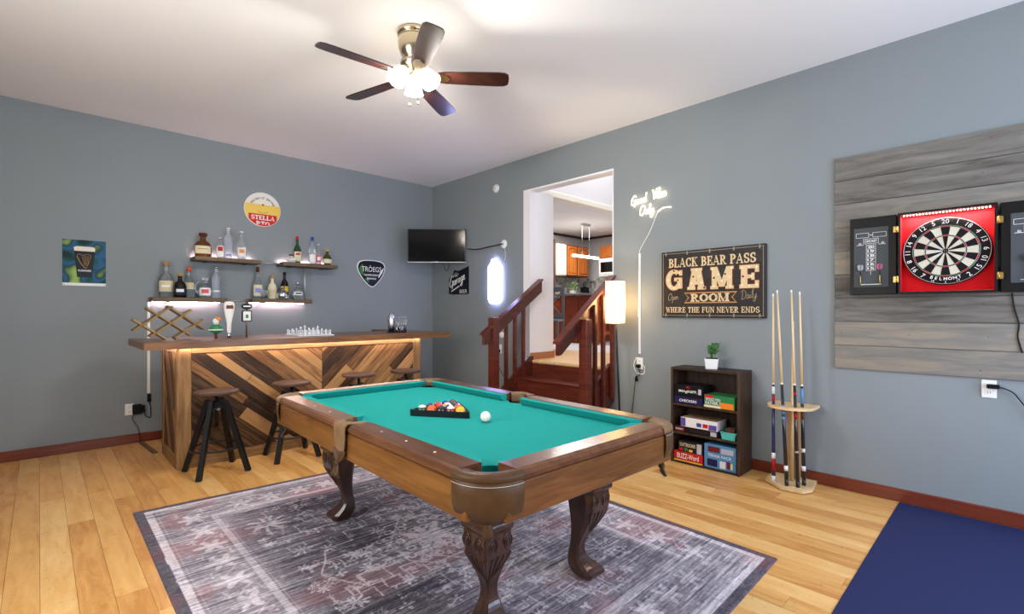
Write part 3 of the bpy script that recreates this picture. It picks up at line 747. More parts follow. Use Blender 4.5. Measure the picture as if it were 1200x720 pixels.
speck = rng.random((NY, NX)); speck = norm(blur(blur(speck, 3, 0), 3, 1))
x0_ = U * WX; y0_ = V * WY
wob = norm(blur(blur(blur(blur(rng.random((NY, NX)), 14, 0), 14, 1), 14, 0), 14, 1)) - .5; wob2 = norm(blur(blur(blur(blur(rng.random((NY, NX)), 14, 0), 14, 1), 14, 0), 14, 1)) - .5
x_ = x0_ + .028 * wob; y_ = y0_ + .028 * wob2
x9, y9 = x0_ + .002 * wob, y0_ + .002 * wob2; dE = np.minimum(np.minimum(x9, WX - x9), np.minimum(y9, WY - y9))
light = np.zeros((NY, NX))
def paint(mask, v): 
    global light
    light = np.where(mask, np.maximum(light, v), light)
def window(xa, xb, ya, yb, pad):
    i0, i1 = max(0, int((ya - pad) / WY * (NY - 1))), min(NY, int((yb + pad) / WY * (NY - 1)) + 2)
    j0, j1 = max(0, int((xa - pad) / WX * (NX - 1))), min(NX, int((xb + pad) / WX * (NX - 1)) + 2)
    return slice(i0, max(i1, i0)), slice(j0, max(j1, j0))
def flower(cx, cy, r, k, depth=.35, ring=False, v=.8, rot=0, asp=1.0):
    w_ = window(cx, cx, cy, cy, r * 1.6 + .03); dx, dy = (x_[w_] - cx), (y_[w_] - cy) * asp
    rr = np.hypot(dx, dy); lim = r * (1 - depth + depth * np.cos(k * (np.arctan2(dy, dx) + rot)))
    m_ = rr < lim
    if ring: m_ &= rr > lim * .55
    light[w_] = np.where(m_, np.maximum(light[w_], v), light[w_])
def line(pts, w=.006, v=.75):
    for (ax, ay), (bx2, by2) in zip(pts, pts[1:]):
        w_ = window(min(ax, bx2), max(ax, bx2), min(ay, by2), max(ay, by2), w + .03)
        dx, dy = bx2 - ax, by2 - ay; L2 = dx * dx + dy * dy + 1e-9
        t = np.clip(((x_[w_] - ax) * dx + (y_[w_] - ay) * dy) / L2, 0, 1)
        m_ = np.hypot(x_[w_] - ax - t * dx, y_[w_] - ay - t * dy) < w
        light[w_] = np.where(m_, np.maximum(light[w_], v), light[w_])
def sym(fn):
    for fx in (0, 1):
        for fy in (0, 1): fn(lambda x: WX - x if fx else x, lambda y: WY - y if fy else y)
inner = dE > .41
# borders
band = np.full((NY, NX), np.nan)
paint((dE > .05) & (dE < .09), .9); paint((dE > .36) & (dE < .395), .72); paint((dE > .405) & (dE < .412), .45); paint((dE > .105) & (dE < .113), .4)
for i in range(11):
    t = (i + .5) / 11
    for cx, cy in ((.265, .25 + (WY - .5) * t), (WX - .265, .25 + (WY - .5) * t)):
        flower(cx, cy, .085, 6, .3, v=.8); flower(cx, cy, .05, 6, .2, v=.3); flower(cx, cy, .03, 4, .1, v=.9)
        flower(cx + .07, cy + .11, .035, 4, .45, v=.6); flower(cx - .07, cy + .11, .035, 4, .45, v=.6); line([(cx - .05, cy + .04), (cx, cy + .11), (cx + .06, cy + .17)], .005, .55)
for i in range(8):
    t = (i + .5) / 8
    for cy in (.265, WY - .265):
        cx = .45 + (WX - .9) * t; flower(cx, cy, .08, 6, .3, v=.8); flower(cx, cy, .03, 4, .1, v=.3); flower(cx + .09, cy + .04, .03, 4, .4, v=.6)
# field: central octagon medallion, stepped outlines, stars, rosettes
def motif(X, Y):
    line([(X(a), Y(b)) for a, b in [(.56, 1.0), (.70, 1.0), (.70, .88), (.84, .88), (.84, .76), (.98, .76), (.98, .64), (WX / 2, .64)]], .0055)
    line([(X(a), Y(b)) for a, b in [(.60, 1.55), (.72, 1.3), (.88, 1.3), (.88, 1.16), (1.04, 1.16), (1.04, 1.02), (WX / 2, .92)]], .005)
    line([(X(a), Y(b)) for a, b in [(1.0, 1.55), (1.0, 1.38), (1.1, 1.26), (WX / 2, 1.26)]], .005)
    line([(X(a), Y(b)) for a, b in [(.50, .62), (.62, .62), (.62, .54), (.72, .54)]], .005, .6)
    for cx, cy, r, k, d in [(.62, .74, .075, 8, .4), (.80, .62, .05, 5, .45), (.62, 1.22, .06, 8, .42), (.80, 1.46, .055, 8, .4), (1.12, .78, .05, 5, .4), (.78, 1.04, .04, 4, .5), (.97, .93, .035, 5, .45), (.56, .9, .03, 4, .4), (1.0, .54, .045, 6, .4), (.7, .45 + .08, .03, 4, .5), (.9, 1.24, .03, 4, .5), (.55, 1.42, .035, 6, .4), (1.14, 1.08, .045, 6, .4), (.68, 1.6, .03, 4, .5)]:
        flower(X(cx), Y(cy), r, k, d, v=.85)
    flower(X(.62), Y(.74), .03, 6, .2, v=.95)
    for a in range(6):
        flower(X(1.12 + .085 * math.cos(a * PI / 3)), Y(1.42 + .085 * math.sin(a * PI / 3)), .032, 8, .08, True, .85)
        flower(X(.86 + .06 * math.cos(a * PI / 3 + .4)), Y(.52 + .06 * math.sin(a * PI / 3 + .4)), .022, 8, .08, True, .7)
    flower(X(1.12), Y(1.42), .03, 8, .3, v=.85)
    for a in range(10):                                               # big palmette
        line([(X(.60 + .05 * math.cos(a * .63)), Y(.74 + .05 * math.sin(a * .63))), (X(.60 + .125 * math.cos(a * .63)), Y(.74 + .115 * math.sin(a * .63)))], .009, .85)
sym(motif)
flower(WX / 2, WY / 2, .17, 8, .3, v=.8); flower(WX / 2, WY / 2, .1, 8, .3, v=.25); flower(WX / 2, WY / 2, .05, 6, .3, v=.9)
line([(WX / 2 - .28, WY / 2), (WX / 2, WY / 2 - .36), (WX / 2 + .28, WY / 2), (WX / 2, WY / 2 + .36), (WX / 2 - .28, WY / 2)], .006)
for i in range(420):
    cx, cy = rng.uniform(.48, WX - .48), rng.uniform(.48, WY - .48); flower(cx, cy, rng.uniform(.014, .046), int(rng.integers(3, 8)), rng.uniform(.25, .5), bool(rng.random() < .25), v=rng.uniform(.45, .95), rot=rng.uniform(0, 3), asp=rng.uniform(.7, 1.5))
for i in range(120):
    cx, cy = rng.uniform(.16, WX - .16), rng.uniform(.16, WY - .16); flower(cx, cy, rng.uniform(.012, .035), int(rng.integers(3, 7)), .4, v=rng.uniform(.35, .7), rot=rng.uniform(0, 3))
for i in range(44):
    cx, cy = rng.uniform(.5, WX - .6), rng.uniform(.5, WY - .6); pts = [(cx, cy)]
    for k in range(5):
        if k % 2: cx += rng.uniform(.06, .14)
        else: cy += rng.choice([-1, 1]) * rng.uniform(.05, .12)
        pts.append((cx, cy))
    line(pts, .0045, .72)
def std(a): return (a - a.mean()) / a.std()
st1, st2, cl1, cl2 = std(streak), std(streak2), std(cloud), std(cloud2)
edge = np.clip((dE - .41) / .12, 0, 1)
base = (.50 - .17 * edge) + .10 * st1 + .09 * cl1 * (.5 + .5 * edge) + .06 * st2 + .05 * cl2
base = np.where(dE < .05, .20 + .05 * st2, base)
wear = np.clip(.74 + .16 * cl2 + .14 * st1, .2, 1.1)
al = np.clip(light * wear * 1.2, 0, .95)
val = base * (1 - al) + al * (.84 + .06 * st2) + .03 * std(speck)
val = np.clip(val, .03, .98)
dk = np.array([44, 39, 52]) / 255; lt = np.array([240, 235, 243]) / 255
rgb = dk + (lt - dk) * val[..., None]
red = np.clip(cl2 * .8 - .2, 0, 1)[..., None] * (1 - .7 * light[..., None]) * .40
rgb = rgb * (1 - red) + np.array([126, 72, 76]) / 255 * red
lin = np.where(rgb <= .04045, rgb / 12.92, ((rgb + .055) / 1.055) ** 2.4)
nv = NX * NY
zz = np.full((NY, NX), .008); zz[0, :] = zz[-1, :] = .0005; zz[:, 0] = zz[:, -1] = .0005
co = np.stack([PX, PY, zz], -1).reshape(-1, 3).astype(np.float32)
I = np.arange(nv).reshape(NY, NX); Q = np.stack([I[:-1, :-1], I[:-1, 1:], I[1:, 1:], I[1:, :-1]], -1).reshape(-1, 4)
me = bpy.data.meshes.new('area_rug'); me.vertices.add(nv); me.vertices.foreach_set('co', co.ravel())
me.loops.add(Q.size); me.loops.foreach_set('vertex_index', Q.ravel().astype(np.int32)); me.polygons.add(len(Q))
me.polygons.foreach_set('loop_start', np.arange(0, Q.size, 4, dtype=np.int32))
me.update(calc_edges=True)
at = me.color_attributes.new('weave', 'FLOAT_COLOR', 'POINT')
at.data.foreach_set('color', np.concatenate([lin.reshape(-1, 3), np.ones((nv, 1))], 1).astype(np.float32).ravel())
m = bpy.data.materials.new('rug_weave'); m.use_nodes = True; b = m.node_tree.nodes['Principled BSDF']; b.inputs['Roughness'].default_value = .95
an = m.node_tree.nodes.new('ShaderNodeAttribute'); an.attribute_name = 'weave'; m.node_tree.links.new(an.outputs['Color'], b.inputs['Base Color'])
me.materials.append(m)
o = bpy.data.objects.new('area_rug', me); COL.objects.link(o); tag(o, 'faded purple grey oriental rug under the pool table', 'rug')
# dart mat
mb = MB(); mb.box(1.9, 4.385, -.9, .575, 0.0005, .006, .002); tag(mb.build('floor_mat', 'mat_navy'), 'plain navy blue mat on the floor below the dartboard', 'mat')
# ------------------------------------------------------------------ bar
BX0, BX1, BY0, BYD = .845, 3.292, 4.97, .70
bar = thing('bar_counter', 'home bar faced with reclaimed wood boards in a chevron pattern', 'bar', (BX0, BY0, 0))
BL = BX1 - BX0; BH = 1.045
M('bar_core', (40, 28, 20), .8)
mb = MB(); mb.box(.02, BL - .02, .03, BYD, .02, BH - .002); mb.build('carcass', 'bar_core', bar)
for nm, x0, x1, z0, z1, mt in (('corner_post', 0, .105, 0, BH, 'reclaimed_post'), ('corner_post', BL - .10, BL, 0, BH, 'reclaimed_post'), ('bottom_rail', .105, BL - .10, 0, .095, 'reclaimed_x'), ('top_rail', .105, BL - .10, BH - .055, BH, 'reclaimed_x')):
    if mt == 'reclaimed_x': wood('reclaimed_x', [(92, 66, 40), (138, 104, 66), (176, 140, 94)], .6, (1.2, 13, 13), 2.4, .3, bump=.3)
    mb = MB(); mb.box(x0, x1, 0 if nm == 'corner_post' else .006, .035, z0, z1, .004); mb.build(nm, mt, bar)
rw = random.Random(21)
def chevron(x0, x1, z0, z1, ang, seedw, cuts):
    """boards inclined by ang (radians, positive falls to the right) clipped to the rectangle"""
    d = (math.cos(ang), -math.sin(ang)); n = (math.sin(ang), math.cos(ang))
    cs = [(x0, z0), (x1, z0), (x1, z1), (x0, z1)]; ts = [p[0] * n[0] + p[1] * n[1] for p in cs]; t = min(ts); out = []
    while t < max(ts):
        w = rw.uniform(.065, .125); poly = list(cs)
        poly = clip(poly, -n[0], -n[1], -(t + .0018)); poly = clip(poly, n[0], n[1], t + w - .0018)
        if len(poly) >= 3:
            us = [p[0] * d[0] + p[1] * d[1] for p in poly]; u0, u1 = min(us), max(us); pieces = [poly]
            if u1 - u0 > .8 and rw.random() < cuts:
                u = u0 + (u1 - u0) * rw.uniform(.3, .7)
                pieces = [clip(poly, d[0], d[1], u - .0015), clip(poly, -d[0], -d[1], -(u + .0015))]
            out += [(p, d, n) for p in pieces if len(p) >= 3]
        t += w
    return out
XC = 2.10 - BX0
for side, (x0, x1, ang) in enumerate(((.107, XC, R(40)), (XC + .002, BL - .102, R(-44)))):
    for poly, d, n in chevron(x0, x1, .097, BH - .057, ang, 0, .55):
        cx = sum(p[0] for p in poly) / len(poly); cz = sum(p[1] for p in poly) / len(poly)
        loc_poly = [((p[0] - cx) * d[0] + (p[1] - cz) * d[1], (p[0] - cx) * n[0] + (p[1] - cz) * n[1]) for p in poly]
        th = rw.uniform(.004, .016)
        mb = MB(); mb.prism(loc_poly, 'xz', th, .032); o = mb.build('plank', 'reclaimed', bar, (cx, 0, cz)); o.rotation_euler = (0, ang, 0)
# end panel towards the wall outlet
for y0, y1, z0, z1 in ((.035, .10, 0, BH), (BYD - .055, BYD, 0, BH), (.10, BYD - .055, 0, .11), (.10, BYD - .055, BH - .05, BH)):
    mb = MB(); mb.box(-.001, .02, y0, y1, z0, z1, .003); mb.build('end_frame', 'reclaimed_post', bar)
wood('reclaimed_y', [(52, 36, 24), (98, 68, 40), (138, 98, 58), (176, 134, 86)], .6, (16, 1.2, 16), 2.6, .75, bump=.35, knots=True)
ang = R(-62)
for poly, d, n in chevron(.102, BYD - .057, .112, BH - .052, ang, 0, .3):
    cy = sum(p[0] for p in poly) / len(poly); cz = sum(p[1] for p in poly) / len(poly)
    lp = [((p[0] - cy) * d[0] + (p[1] - cz) * d[1], (p[0] - cy) * n[0] + (p[1] - cz) * n[1]) for p in poly]
    mb = MB(); mb.prism(lp, 'yz', rw.uniform(.004, .012), .019); o = mb.build('plank', 'reclaimed_y', bar, (0, cy, cz)); o.rotation_euler = (-ang, 0, 0)
M('led_warm', (255, 226, 206), .5, emit=60, ecol=(255, 226, 210))
mb = MB(); mb.box(.02, BL - .02, -.028, -.018, BH - .005, BH - .0005); mb.build('light_strip', 'led_warm', bar)
mb = MB(); mb.box(-.03, -.02, .02, BYD - .05, BH - .005, BH - .0005); mb.build('light_strip', 'led_warm', bar)
mb = MB(); T0, T1 = BH + .0005, BH + .058
mb.prism([(-.245, -.15), (2.775, -.15), (2.775, 1.36), (2.53, 1.36), (2.53, .80), (-.245, .80)], 'xy', T0, T1)
tag(mb.build('bar_slab', 'bar_slab', None, (BX0, BY0, 0)), 'thick brown L-shaped wooden slab lying on the chevron bar', 'worktop')
TOPZ = T1
# ------------------------------------------------------------------ bar stools
def make_stool(h):
    t = thing('bar_stool', '', 'stool', (0, 0, 0), 0, 'bar stools along the chevron bar')
    mb = MB(); mb.lathe([(.0001, h - .03), (.15, h - .03), (.165, h - .026), (.17, h - .014), (.166, h - .003), (.15, h), (.0001, h - .002)], n=28); mb.build('seat', 'stool_seat_wood', t)
    mb = MB(); mb.cyl((0, 0, .38), (0, 0, h - .02), .016, n=10); mb.lathe([(.05, h - .038), (.05, h - .03)], n=16); mb.build('screw_spindle', 'black_metal', t)
    mb = MB(); mb.box(-.055, .055, -.055, .055, .545, .60, .006); mb.build('hub', 'black_metal', t)
    mb = MB(); mb.cyl((0, -.06, .535), (0, .09, .53), .011, n=8); mb.build('clamp_handle', 'steel', t)
    for sx in (-1, 1):
        for sy in (-1, 1):
            mb = MB(); mb.bar((sx * .05, sy * .05, .605), (sx * .185, sy * .185, .0), .034, .04, up=(sx, sy, 0)); mb.v = [(a, b, max(c, 0.0)) for a, b, c in mb.v]; mb.build('leg', 'black_metal', t)
    mb = MB(); mb.tube([(.152 * math.cos(a * PI / 16) * 1.28, .152 * math.sin(a * PI / 16) * 1.28, .21) for a in range(32)], .0085, 8, True); mb.build('foot_ring', 'black_metal', t)
    return t
for k, (x, y, h, rz, lab) in enumerate([(1.085, 4.725, .69, 4, 'black swivel stool beside the corner post of the bar, next to the wine rack end'),
                                        (1.71, 4.735, .70, -3, 'black swivel stool second along the bar from the wine rack end'),
                                        (2.385, 4.745, .715, 0, 'black swivel stool third along the bar from the wine rack end'),
                                        (2.955, 4.76, .705, 0, 'black swivel stool at the bar end under the drink caddy')]):
    o = make_stool(h); o.location = (x, y, 0); o.rotation_euler = (0, 0, R(rz)); o['label'] = lab
# ------------------------------------------------------------------ things on the bar top
def on_bar(px, Y): return at_Y(px, 390, Y)[0]
# wine rack: lattice of slats
wr = thing('wine_rack', 'brown wooden lattice wine rack on the bar top end', 'wine rack', (.86, 5.42, TOPZ))
ang = R(37)
cz = .125
def wslat(cx, cz_, L_, a):
    mb = MB(); mb.box(-L_ / 2, L_ / 2, -.08, .08, -.008, .008, .002); o = mb.build('slat', 'rack_wood', wr, (cx, 0, cz_)); o.rotation_euler = (0, a, 0)
S_ = .127
for k in (-1, 0, 1):
    # falling slats
    L_ = (.30, .43, .36)[k + 1]
    wslat(k * .105 + (-.045, 0, .02)[k + 1], (.095, .155, .195)[k + 1] , L_, ang)
    L_ = (.36, .40, .28)[k + 1]
    wslat(k * .105 + (-.02, .01, .045)[k + 1], (.195, .15, .095)[k + 1], L_, -ang)
# tap handles
M('tap_white', (226, 226, 220), .3); M('tap_green', (42, 128, 76), .35); M('tap_orange', (226, 138, 38), .35); M('tap_brown', (104, 64, 36), .4); M('tap_dark', (32, 32, 34), .4); M('tap_red', (176, 60, 40), .4)
x = on_bar(253, 5.25)
t = thing('tap_handle', 'short green beer tap handle with an orange top on the bar', 'tap handle', (x, 5.25, TOPZ), 0, 'beer tap handles on the bar')
mb = MB(); mb.lathe([(.012, 0), (.012, .035), (.016, .04), (.02, .05)], n=12); mb.build('ferrule', 'tap_brown', t)
mb = MB(); mb.lathe([(.02, .05), (.048, .065), (.056, .085), (.048, .11), (.03, .125), (.02, .13)], n=16, sy=.7); mb.build('body', 'tap_green', t)
mb = MB(); mb.tube([(.058 * math.cos(a), -.036 * math.sin(a) , .082) for a in [i * PI / 12 for i in range(-2, 15)]], .007, 6); mb.build('band', 'tap_white', t)
mb = MB(); mb.lathe([(.02, .13), (.026, .15), (.03, .165), (.02, .185), (.0001, .19)], n=14); mb.build('neck', 'tap_white', t)
mb = MB(); mb.sphere((.018, -.006, .183), .026, 12, sz=.75); mb.build('top', 'tap_orange', t)
x = on_bar(268.5, 5.25)
t = thing('tap_handle', 'tall white paddle beer tap handle on the bar', 'tap handle', (x, 5.25, TOPZ), 0, 'beer tap handles on the bar')
mb = MB(); mb.lathe([(.016, 0), (.017, .06), (.02, .08), (.02, .13), (.03, .19), (.045, .26), (.05, .31), (.046, .335), (.03, .35), (.0001, .352)], n=18, sy=.5); mb.build('paddle', 'tap_white', t)
mb = MB(); mb.prism([(-.028, .285), (.028, .285), (.032, .30), (.022, .318), (.0, .312), (-.022, .318), (-.032, .30)], 'xz', -.0268, -.02); mb.build('emblem', 'tap_brown', t)
mb = MB(); mb.box(-.03, .03, -.0268, -.02, .281, .289); mb.build('emblem_band', 'tap_red', t)
mb = MB(); mb.lathe([(.0175, 0), (.0185, .05)], n=12, sy=.6); mb.build('ferrule', 'steel', t)
x = on_bar(289, 5.25)
t = thing('tap_handle', 'thin beer tap handle with a black square badge on the bar', 'tap handle', (x, 5.25, TOPZ), 0, 'beer tap handles on the bar')
mb = MB(); mb.cyl((0, 0, 0), (0, 0, .34), .009, n=10); mb.build('rod', 'steel', t)
mb = MB(); mb.box(-.045, .045, -.012, .012, .155, .265, .006); bd = mb.build('badge', 'tap_dark', t)
mb = MB(); mb.box(-.034, .034, -.0135, -.011, .165, .255); mb.box(-.012, .012, -.0145, -.011, .19, .225, m=1); mb.build('badge_face', ['tap_white', 'tap_green'], bd)
mb = MB(); mb.prism([(0.047 * math.cos(a), .305 + .032 * math.sin(a)) for a in [i * PI / 10 for i in range(20)]] , 'xz', -.014, .014); mb.build('badge_top', 'tap_dark', t)
mb = MB(); mb.box(-.032, .032, -.0155, -.013, .30, .312); mb.build('lettering', 'tap_white', t)
# chess set
M('chess_glass', (232, 234, 238), .18, trans=.15)
CBX = on_bar(363, 5.22)
t = thing('chessboard', 'frosted glass chessboard on the bar top', 'chessboard', (CBX, 5.24, TOPZ), R(2))
mb = MB(); mb.box(-.19, .19, -.19, .19, 0, .012, .003); mb.build('base', 'chess_glass', t)
mb = MB()
for i in range(8):
    for j in range(8):
        if (i + j) % 2: mb.box(-.18 + i * .045, -.135 + i * .045, -.18 + j * .045, -.135 + j * .045, .0118, .0126)
M('chess_square', (206, 210, 218), .1); q = mb.build('square_pattern', 'chess_square', t); q['kind'] = 'stuff'
PROF = {'pawn': [(.013, 0), (.013, .006), (.006, .014), (.005, .026), (.008, .028), (.0085, .036), (.004, .042), (.0001, .043)],
        'rook': [(.014, 0), (.014, .007), (.009, .014), (.008, .038), (.011, .04), (.011, .05), (.0001, .05)],
        'knight': [(.014, 0), (.014, .007), (.008, .014), (.012, .03), (.009, .045), (.012, .05), (.005, .056), (.0001, .057)],
        'bishop': [(.014, 0), (.014, .007), (.007, .014), (.006, .042), (.009, .044), (.01, .053), (.004, .063), (.0001, .066)],
        'queen': [(.015, 0), (.015, .008), (.007, .016), (.006, .055), (.009, .057), (.012, .072), (.004, .076), (.0001, .078)],
        'king': [(.016, 0), (.016, .008), (.008, .016), (.007, .062), (.011, .064), (.012, .08), (.004, .084), (.003, .096), (.0001, .097)]}
proto = {}
for k_, pr in PROF.items():
    mb = MB(); mb.lathe(pr, n=10); proto[k_] = mb
first = {}
M('chess_clear', (244, 246, 250), .12, trans=.25); M('chess_frost', (226, 228, 232), .4)
for side, (row_b, row_p, mt, word) in enumerate(((0, 1, 'chess_clear', 'clear'), (7, 6, 'chess_frost', 'frosted'))):
    for i in range(8):
        for row, kd in ((row_b, ['rook', 'knight', 'bishop', 'queen', 'king', 'bishop', 'knight', 'rook'][i]), (row_p, 'pawn')):
            lx, ly = -.1575 + i * .045, -.1575 + row * .045; key = (kd, mt)
            if key not in first: o = proto[kd].build('chess_' + kd, mt); first[key] = o
            else: o = first[key].copy(); COL.objects.link(o)
            o.location = (CBX + lx * math.cos(R(2)) - ly * math.sin(R(2)), 5.24 + lx * math.sin(R(2)) + ly * math.cos(R(2)), TOPZ + .0127)
            tag(o, word + ' glass ' + kd + ' standing on the chessboard', 'chess piece', 'chess pieces on the board')
# cocktail caddy
x = on_bar(465, 5.2); t = thing('cocktail_caddy', 'steel cocktail shaker set standing in its rack on the bar', 'bar tool set', (x, 5.2, TOPZ), R(-30))
mb = MB(); mb.box(-.115, .115, -.06, .06, 0, .012, .004); mb.build('base', 'black_plastic', t)
mb = MB(); mb.lathe([(.034, .012), (.04, .09), (.045, .16), (.04, .19), (.026, .215), (.02, .235), (.0001, .24)], (-.065, 0, 0), 18); mb.build('shaker', 'steel', t)
for dx in (-.01, .11):
    mb = MB(); mb.cyl((dx, .03, .01), (dx, .03, .19), .006, n=8); mb.build('rack_post', 'steel', t)
mb = MB(); mb.box(-.015, .118, .018, .034, .178, .188, .002); mb.build('rack_bar', 'steel', t)
for k, dx in enumerate((.012, .036, .06, .085)):
    mb = MB(); mb.cyl((dx, .012, .03), (dx, .012, .175), .005, n=8)
    if k == 0: mb.lathe([(.02, .03), (.005, .075), (.018, .115)], (dx, .0, 0), 12)
    elif k == 1: mb.lathe([(.006, .03), (.018, .05), (.006, .07)], (dx, .0, 0), 12)
    elif k == 2: mb.tube([(dx + .02 * math.cos(a), .0, .05 + .02 * math.sin(a)) for a in [i * PI / 6 for i in range(12)]], .005, 6, True)
    else: mb.sphere((dx, .01, .19), .012, 10); mb.sphere((dx, .01, .04), .014, 10)
    mb.build(('jigger', 'bar_spoon', 'strainer', 'muddler')[k], 'steel', t)
M('pourer_dark', (34, 36, 60), .3)
for k in range(5):
    mb = MB(); mb.lathe([(.009, .012), (.009, .045), (.005, .055), (.004, .075)], (-.03 + k * .03, -.04, 0), 8); mb.build('pourer', 'steel' if k % 2 else 'pourer_dark', t)
# ------------------------------------------------------------------ wall shelves over the bar
M('led_shelf', (255, 236, 236), .5, emit=60, ecol=(255, 216, 220))
M('galv', (176, 178, 176), .4, .6)
SD = .24
SHELVES = [('UL', 1.20, 1.86, 1.955, True, 'brown wooden wall shelf lit from above, holding the square amber bottle'),
           ('UR', 2.10, 2.78, 1.955, True, 'brown wooden wall shelf lit from above, holding the green red-capped bottle'),
           ('LL', .83, 1.51, 1.505, False, 'brown wooden wall shelf lit from below, over the wine rack'),
           ('LR', 1.76, 2.45, 1.505, False, 'brown wooden wall shelf lit from below, holding the corked cream bottle')]
for code, x0, x1, zt, up, lab in SHELVES:
    t = thing('wall_shelf', lab, 'shelf', ((x0 + x1) / 2, YB, zt), 0, 'lit shelves over the bar'); w = (x1 - x0) / 2
    mb = MB(); mb.box(-w, w, -SD, -.004, -.045, 0, .004); mb.build('board', 'shelf_wood', t)
    for dx in (-w * .6, w * .6):
        mb = MB(); mb.box(dx - .015, dx + .015, -SD + .03, -.004, -.053, -.0455); mb.build('bracket', 'black_metal', t)
    mb = MB()
    if up: mb.box(-w + .02, w - .04, -.02, -.008, .0005, .008)
    else: mb.box(-w + .02, w - .04, -.05, -.042, -.053, -.0455)
    mb.build('light_strip', 'led_shelf', t)
def pipe(label, pts, r, mat_='galv', name='conduit'):
    mb = MB(); mb.tube(pts, r, 8); return tag(mb.build(name, mat_), label, 'pipe')
pipe('metal conduit joining the two upper wall shelves', [(1.861, YB - .12, 1.932), (2.099, YB - .12, 1.932)], .009)
pipe('metal conduit joining the two lower wall shelves', [(1.511, YB - .12, 1.482), (1.759, YB - .12, 1.482)], .009)
pipe('upright metal conduit between upper and lower wall shelves', [(2.40, YB - .12, 1.506), (2.40, YB - .12, 1.909)], .012)
mb = MB(); mb.box(.815, .84, YB - .014, YB, .50, 1.458, .003)
tag(mb.build('cable_cover', 'white_plastic'), 'white cable cover running down from the shelf to the wall outlet', 'cable cover')
# ------------------------------------------------------------------ bottles
def glass(name, col, rough=.04, t=.9): return M(name, col, rough, trans=t)
glass('g_clear', (236, 244, 246)); glass('g_amber', (150, 84, 18), t=.8); glass('g_dark', (30, 20, 16), .08, .3); glass('g_green', (34, 110, 52), t=.75); glass('g_olive', (92, 116, 44), t=.75)
glass('g_frost', (232, 238, 248), .3, .8)
for n_, c_ in dict(l_cream=(226, 216, 182), l_white=(238, 238, 234), l_red=(190, 44, 36), l_beige=(214, 200, 162), l_pink=(220, 96, 104), l_yellow=(226, 190, 50), l_orange=(222, 146, 60), l_navy=(30, 36, 64), cap_cork=(176, 132, 82), cap_brown=(94, 54, 28), cap_white=(238, 238, 240), cap_gold=(190, 148, 60), cap_red=(186, 34, 34), cap_blue=(36, 70, 160), cap_black=(26, 24, 26), cap_orange=(216, 92, 60), l_violet=(150, 150, 226), liq=(196, 120, 30)).items(): M(n_, c_, .45)
SHAPES = {'wine': lambda h, r: [(r * .9, 0), (r, .01), (r, .52 * h), (r * .8, .62 * h), (r * .36, .74 * h), (r * .33, .93 * h), (r * .38, .94 * h), (r * .38, .95 * h)],
          'tall': lambda h, r: [(r * .92, 0), (r, .01), (r, .62 * h), (r * .9, .7 * h), (r * .4, .8 * h), (r * .36, .94 * h), (r * .4, .95 * h)],
          'squat': lambda h, r: [(r * .9, 0), (r, .012), (r, .42 * h), (r * .94, .52 * h), (r * .7, .62 * h), (r * .34, .68 * h), (r * .32, .86 * h), (r * .36, .87 * h)],
          'round': lambda h, r: [(r * .6, 0), (r * .9, .02), (r, .25 * h), (r * .95, .45 * h), (r * .6, .62 * h), (r * .3, .7 * h), (r * .28, .85 * h), (r * .34, .86 * h)],
          'slope': lambda h, r: [(r * .95, 0), (r, .01), (r * .98, .3 * h), (r * .7, .55 * h), (r * .36, .75 * h), (r * .33, .92 * h), (r * .38, .93 * h)]}
def bottle(px, zt, h, r, shape, g, cap, lab, label, band=None, flat=1.0, Y=None, capr=.42, caph=None):
    Y = Y or YB - .115; x = at_Y(px, 340, Y)[0]
    t = thing('bottle', label, 'bottle', (x, Y, zt + .0008), 0, 'bottles on the wall shelves')
    pr = SHAPES[shape](h, r); mb = MB(); mb.lathe(pr, n=18, sy=flat); mb.build('body', g, t)
    zc = pr[-1][1]; ch = caph or (h - zc)
    mb = MB(); mb.lathe([(r * capr, zc), (r * capr, zc + ch * .92), (r * capr * .85, zc + ch), (.0001, zc + ch)], n=12); mb.build('cap', cap, t)
    if lab:
        z0, z1 = lab[1] * h, lab[2] * h; a0, a1 = R(-90 - 72), R(-90 + 52)
        def rad(z):
            for (ra, za), (rb_, zb_) in zip(pr, pr[1:]):
                if za <= z <= zb_ and zb_ > za: return ra + (rb_ - ra) * (z - za) / (zb_ - za)
            return r
        mb = MB(); zs = [z0 + (z1 - z0) * k / 4 for k in range(5)]
        mb.lathe([(rad(z) + .0012, z) for z in zs], n=14, a0=a0, a1=a1, sy=flat); lb = mb.build('label_paper', lab[0], t)
        if band:
            zm = z0 + (z1 - z0) * band[1]; bh = (z1 - z0) * band[2]
            mb = MB(); mb.lathe([(rad(z) + .0022, z) for z in (zm - bh / 2, zm, zm + bh / 2)], n=12, a0=a0 + .5, a1=a1 - .5, sy=flat); mb.build('label_print', band[0], lb)
    return t
U_, L_ = 1.955, 1.505
bottle(238, U_, .265, .082, 'squat', 'g_amber', 'cap_brown', ('l_cream', .14, .46), 'wide amber bottle with cream label and brown stopper on upper shelf', ('cap_gold', .6, .12), .6, capr=.5)
bottle(258, U_, .235, .04, 'wine', 'g_clear', 'cap_white', ('l_white', .08, .58), 'short clear bottle with red and white label on upper shelf', ('l_red', .72, .42))
bottle(267.5, U_, .355, .043, 'tall', 'g_frost', 'cap_white', ('l_white', .06, .2), 'tallest frosted vodka bottle with round navy seal on upper shelf', ('l_violet', .4, .5), Y=YB - .10)
bottle(283, U_, .325, .045, 'wine', 'g_clear', 'cap_white', ('l_white', .1, .42), 'clear slim bottle with orange fruit label on upper shelf', ('l_orange', .6, .4))
bottle(341, U_, .10, .062, 'round', 'g_frost', 'cap_black', ('l_white', .1, .6), 'small white pitcher-shaped bottle before the green bottle', ('g_green', .85, .15), Y=YB - .15)
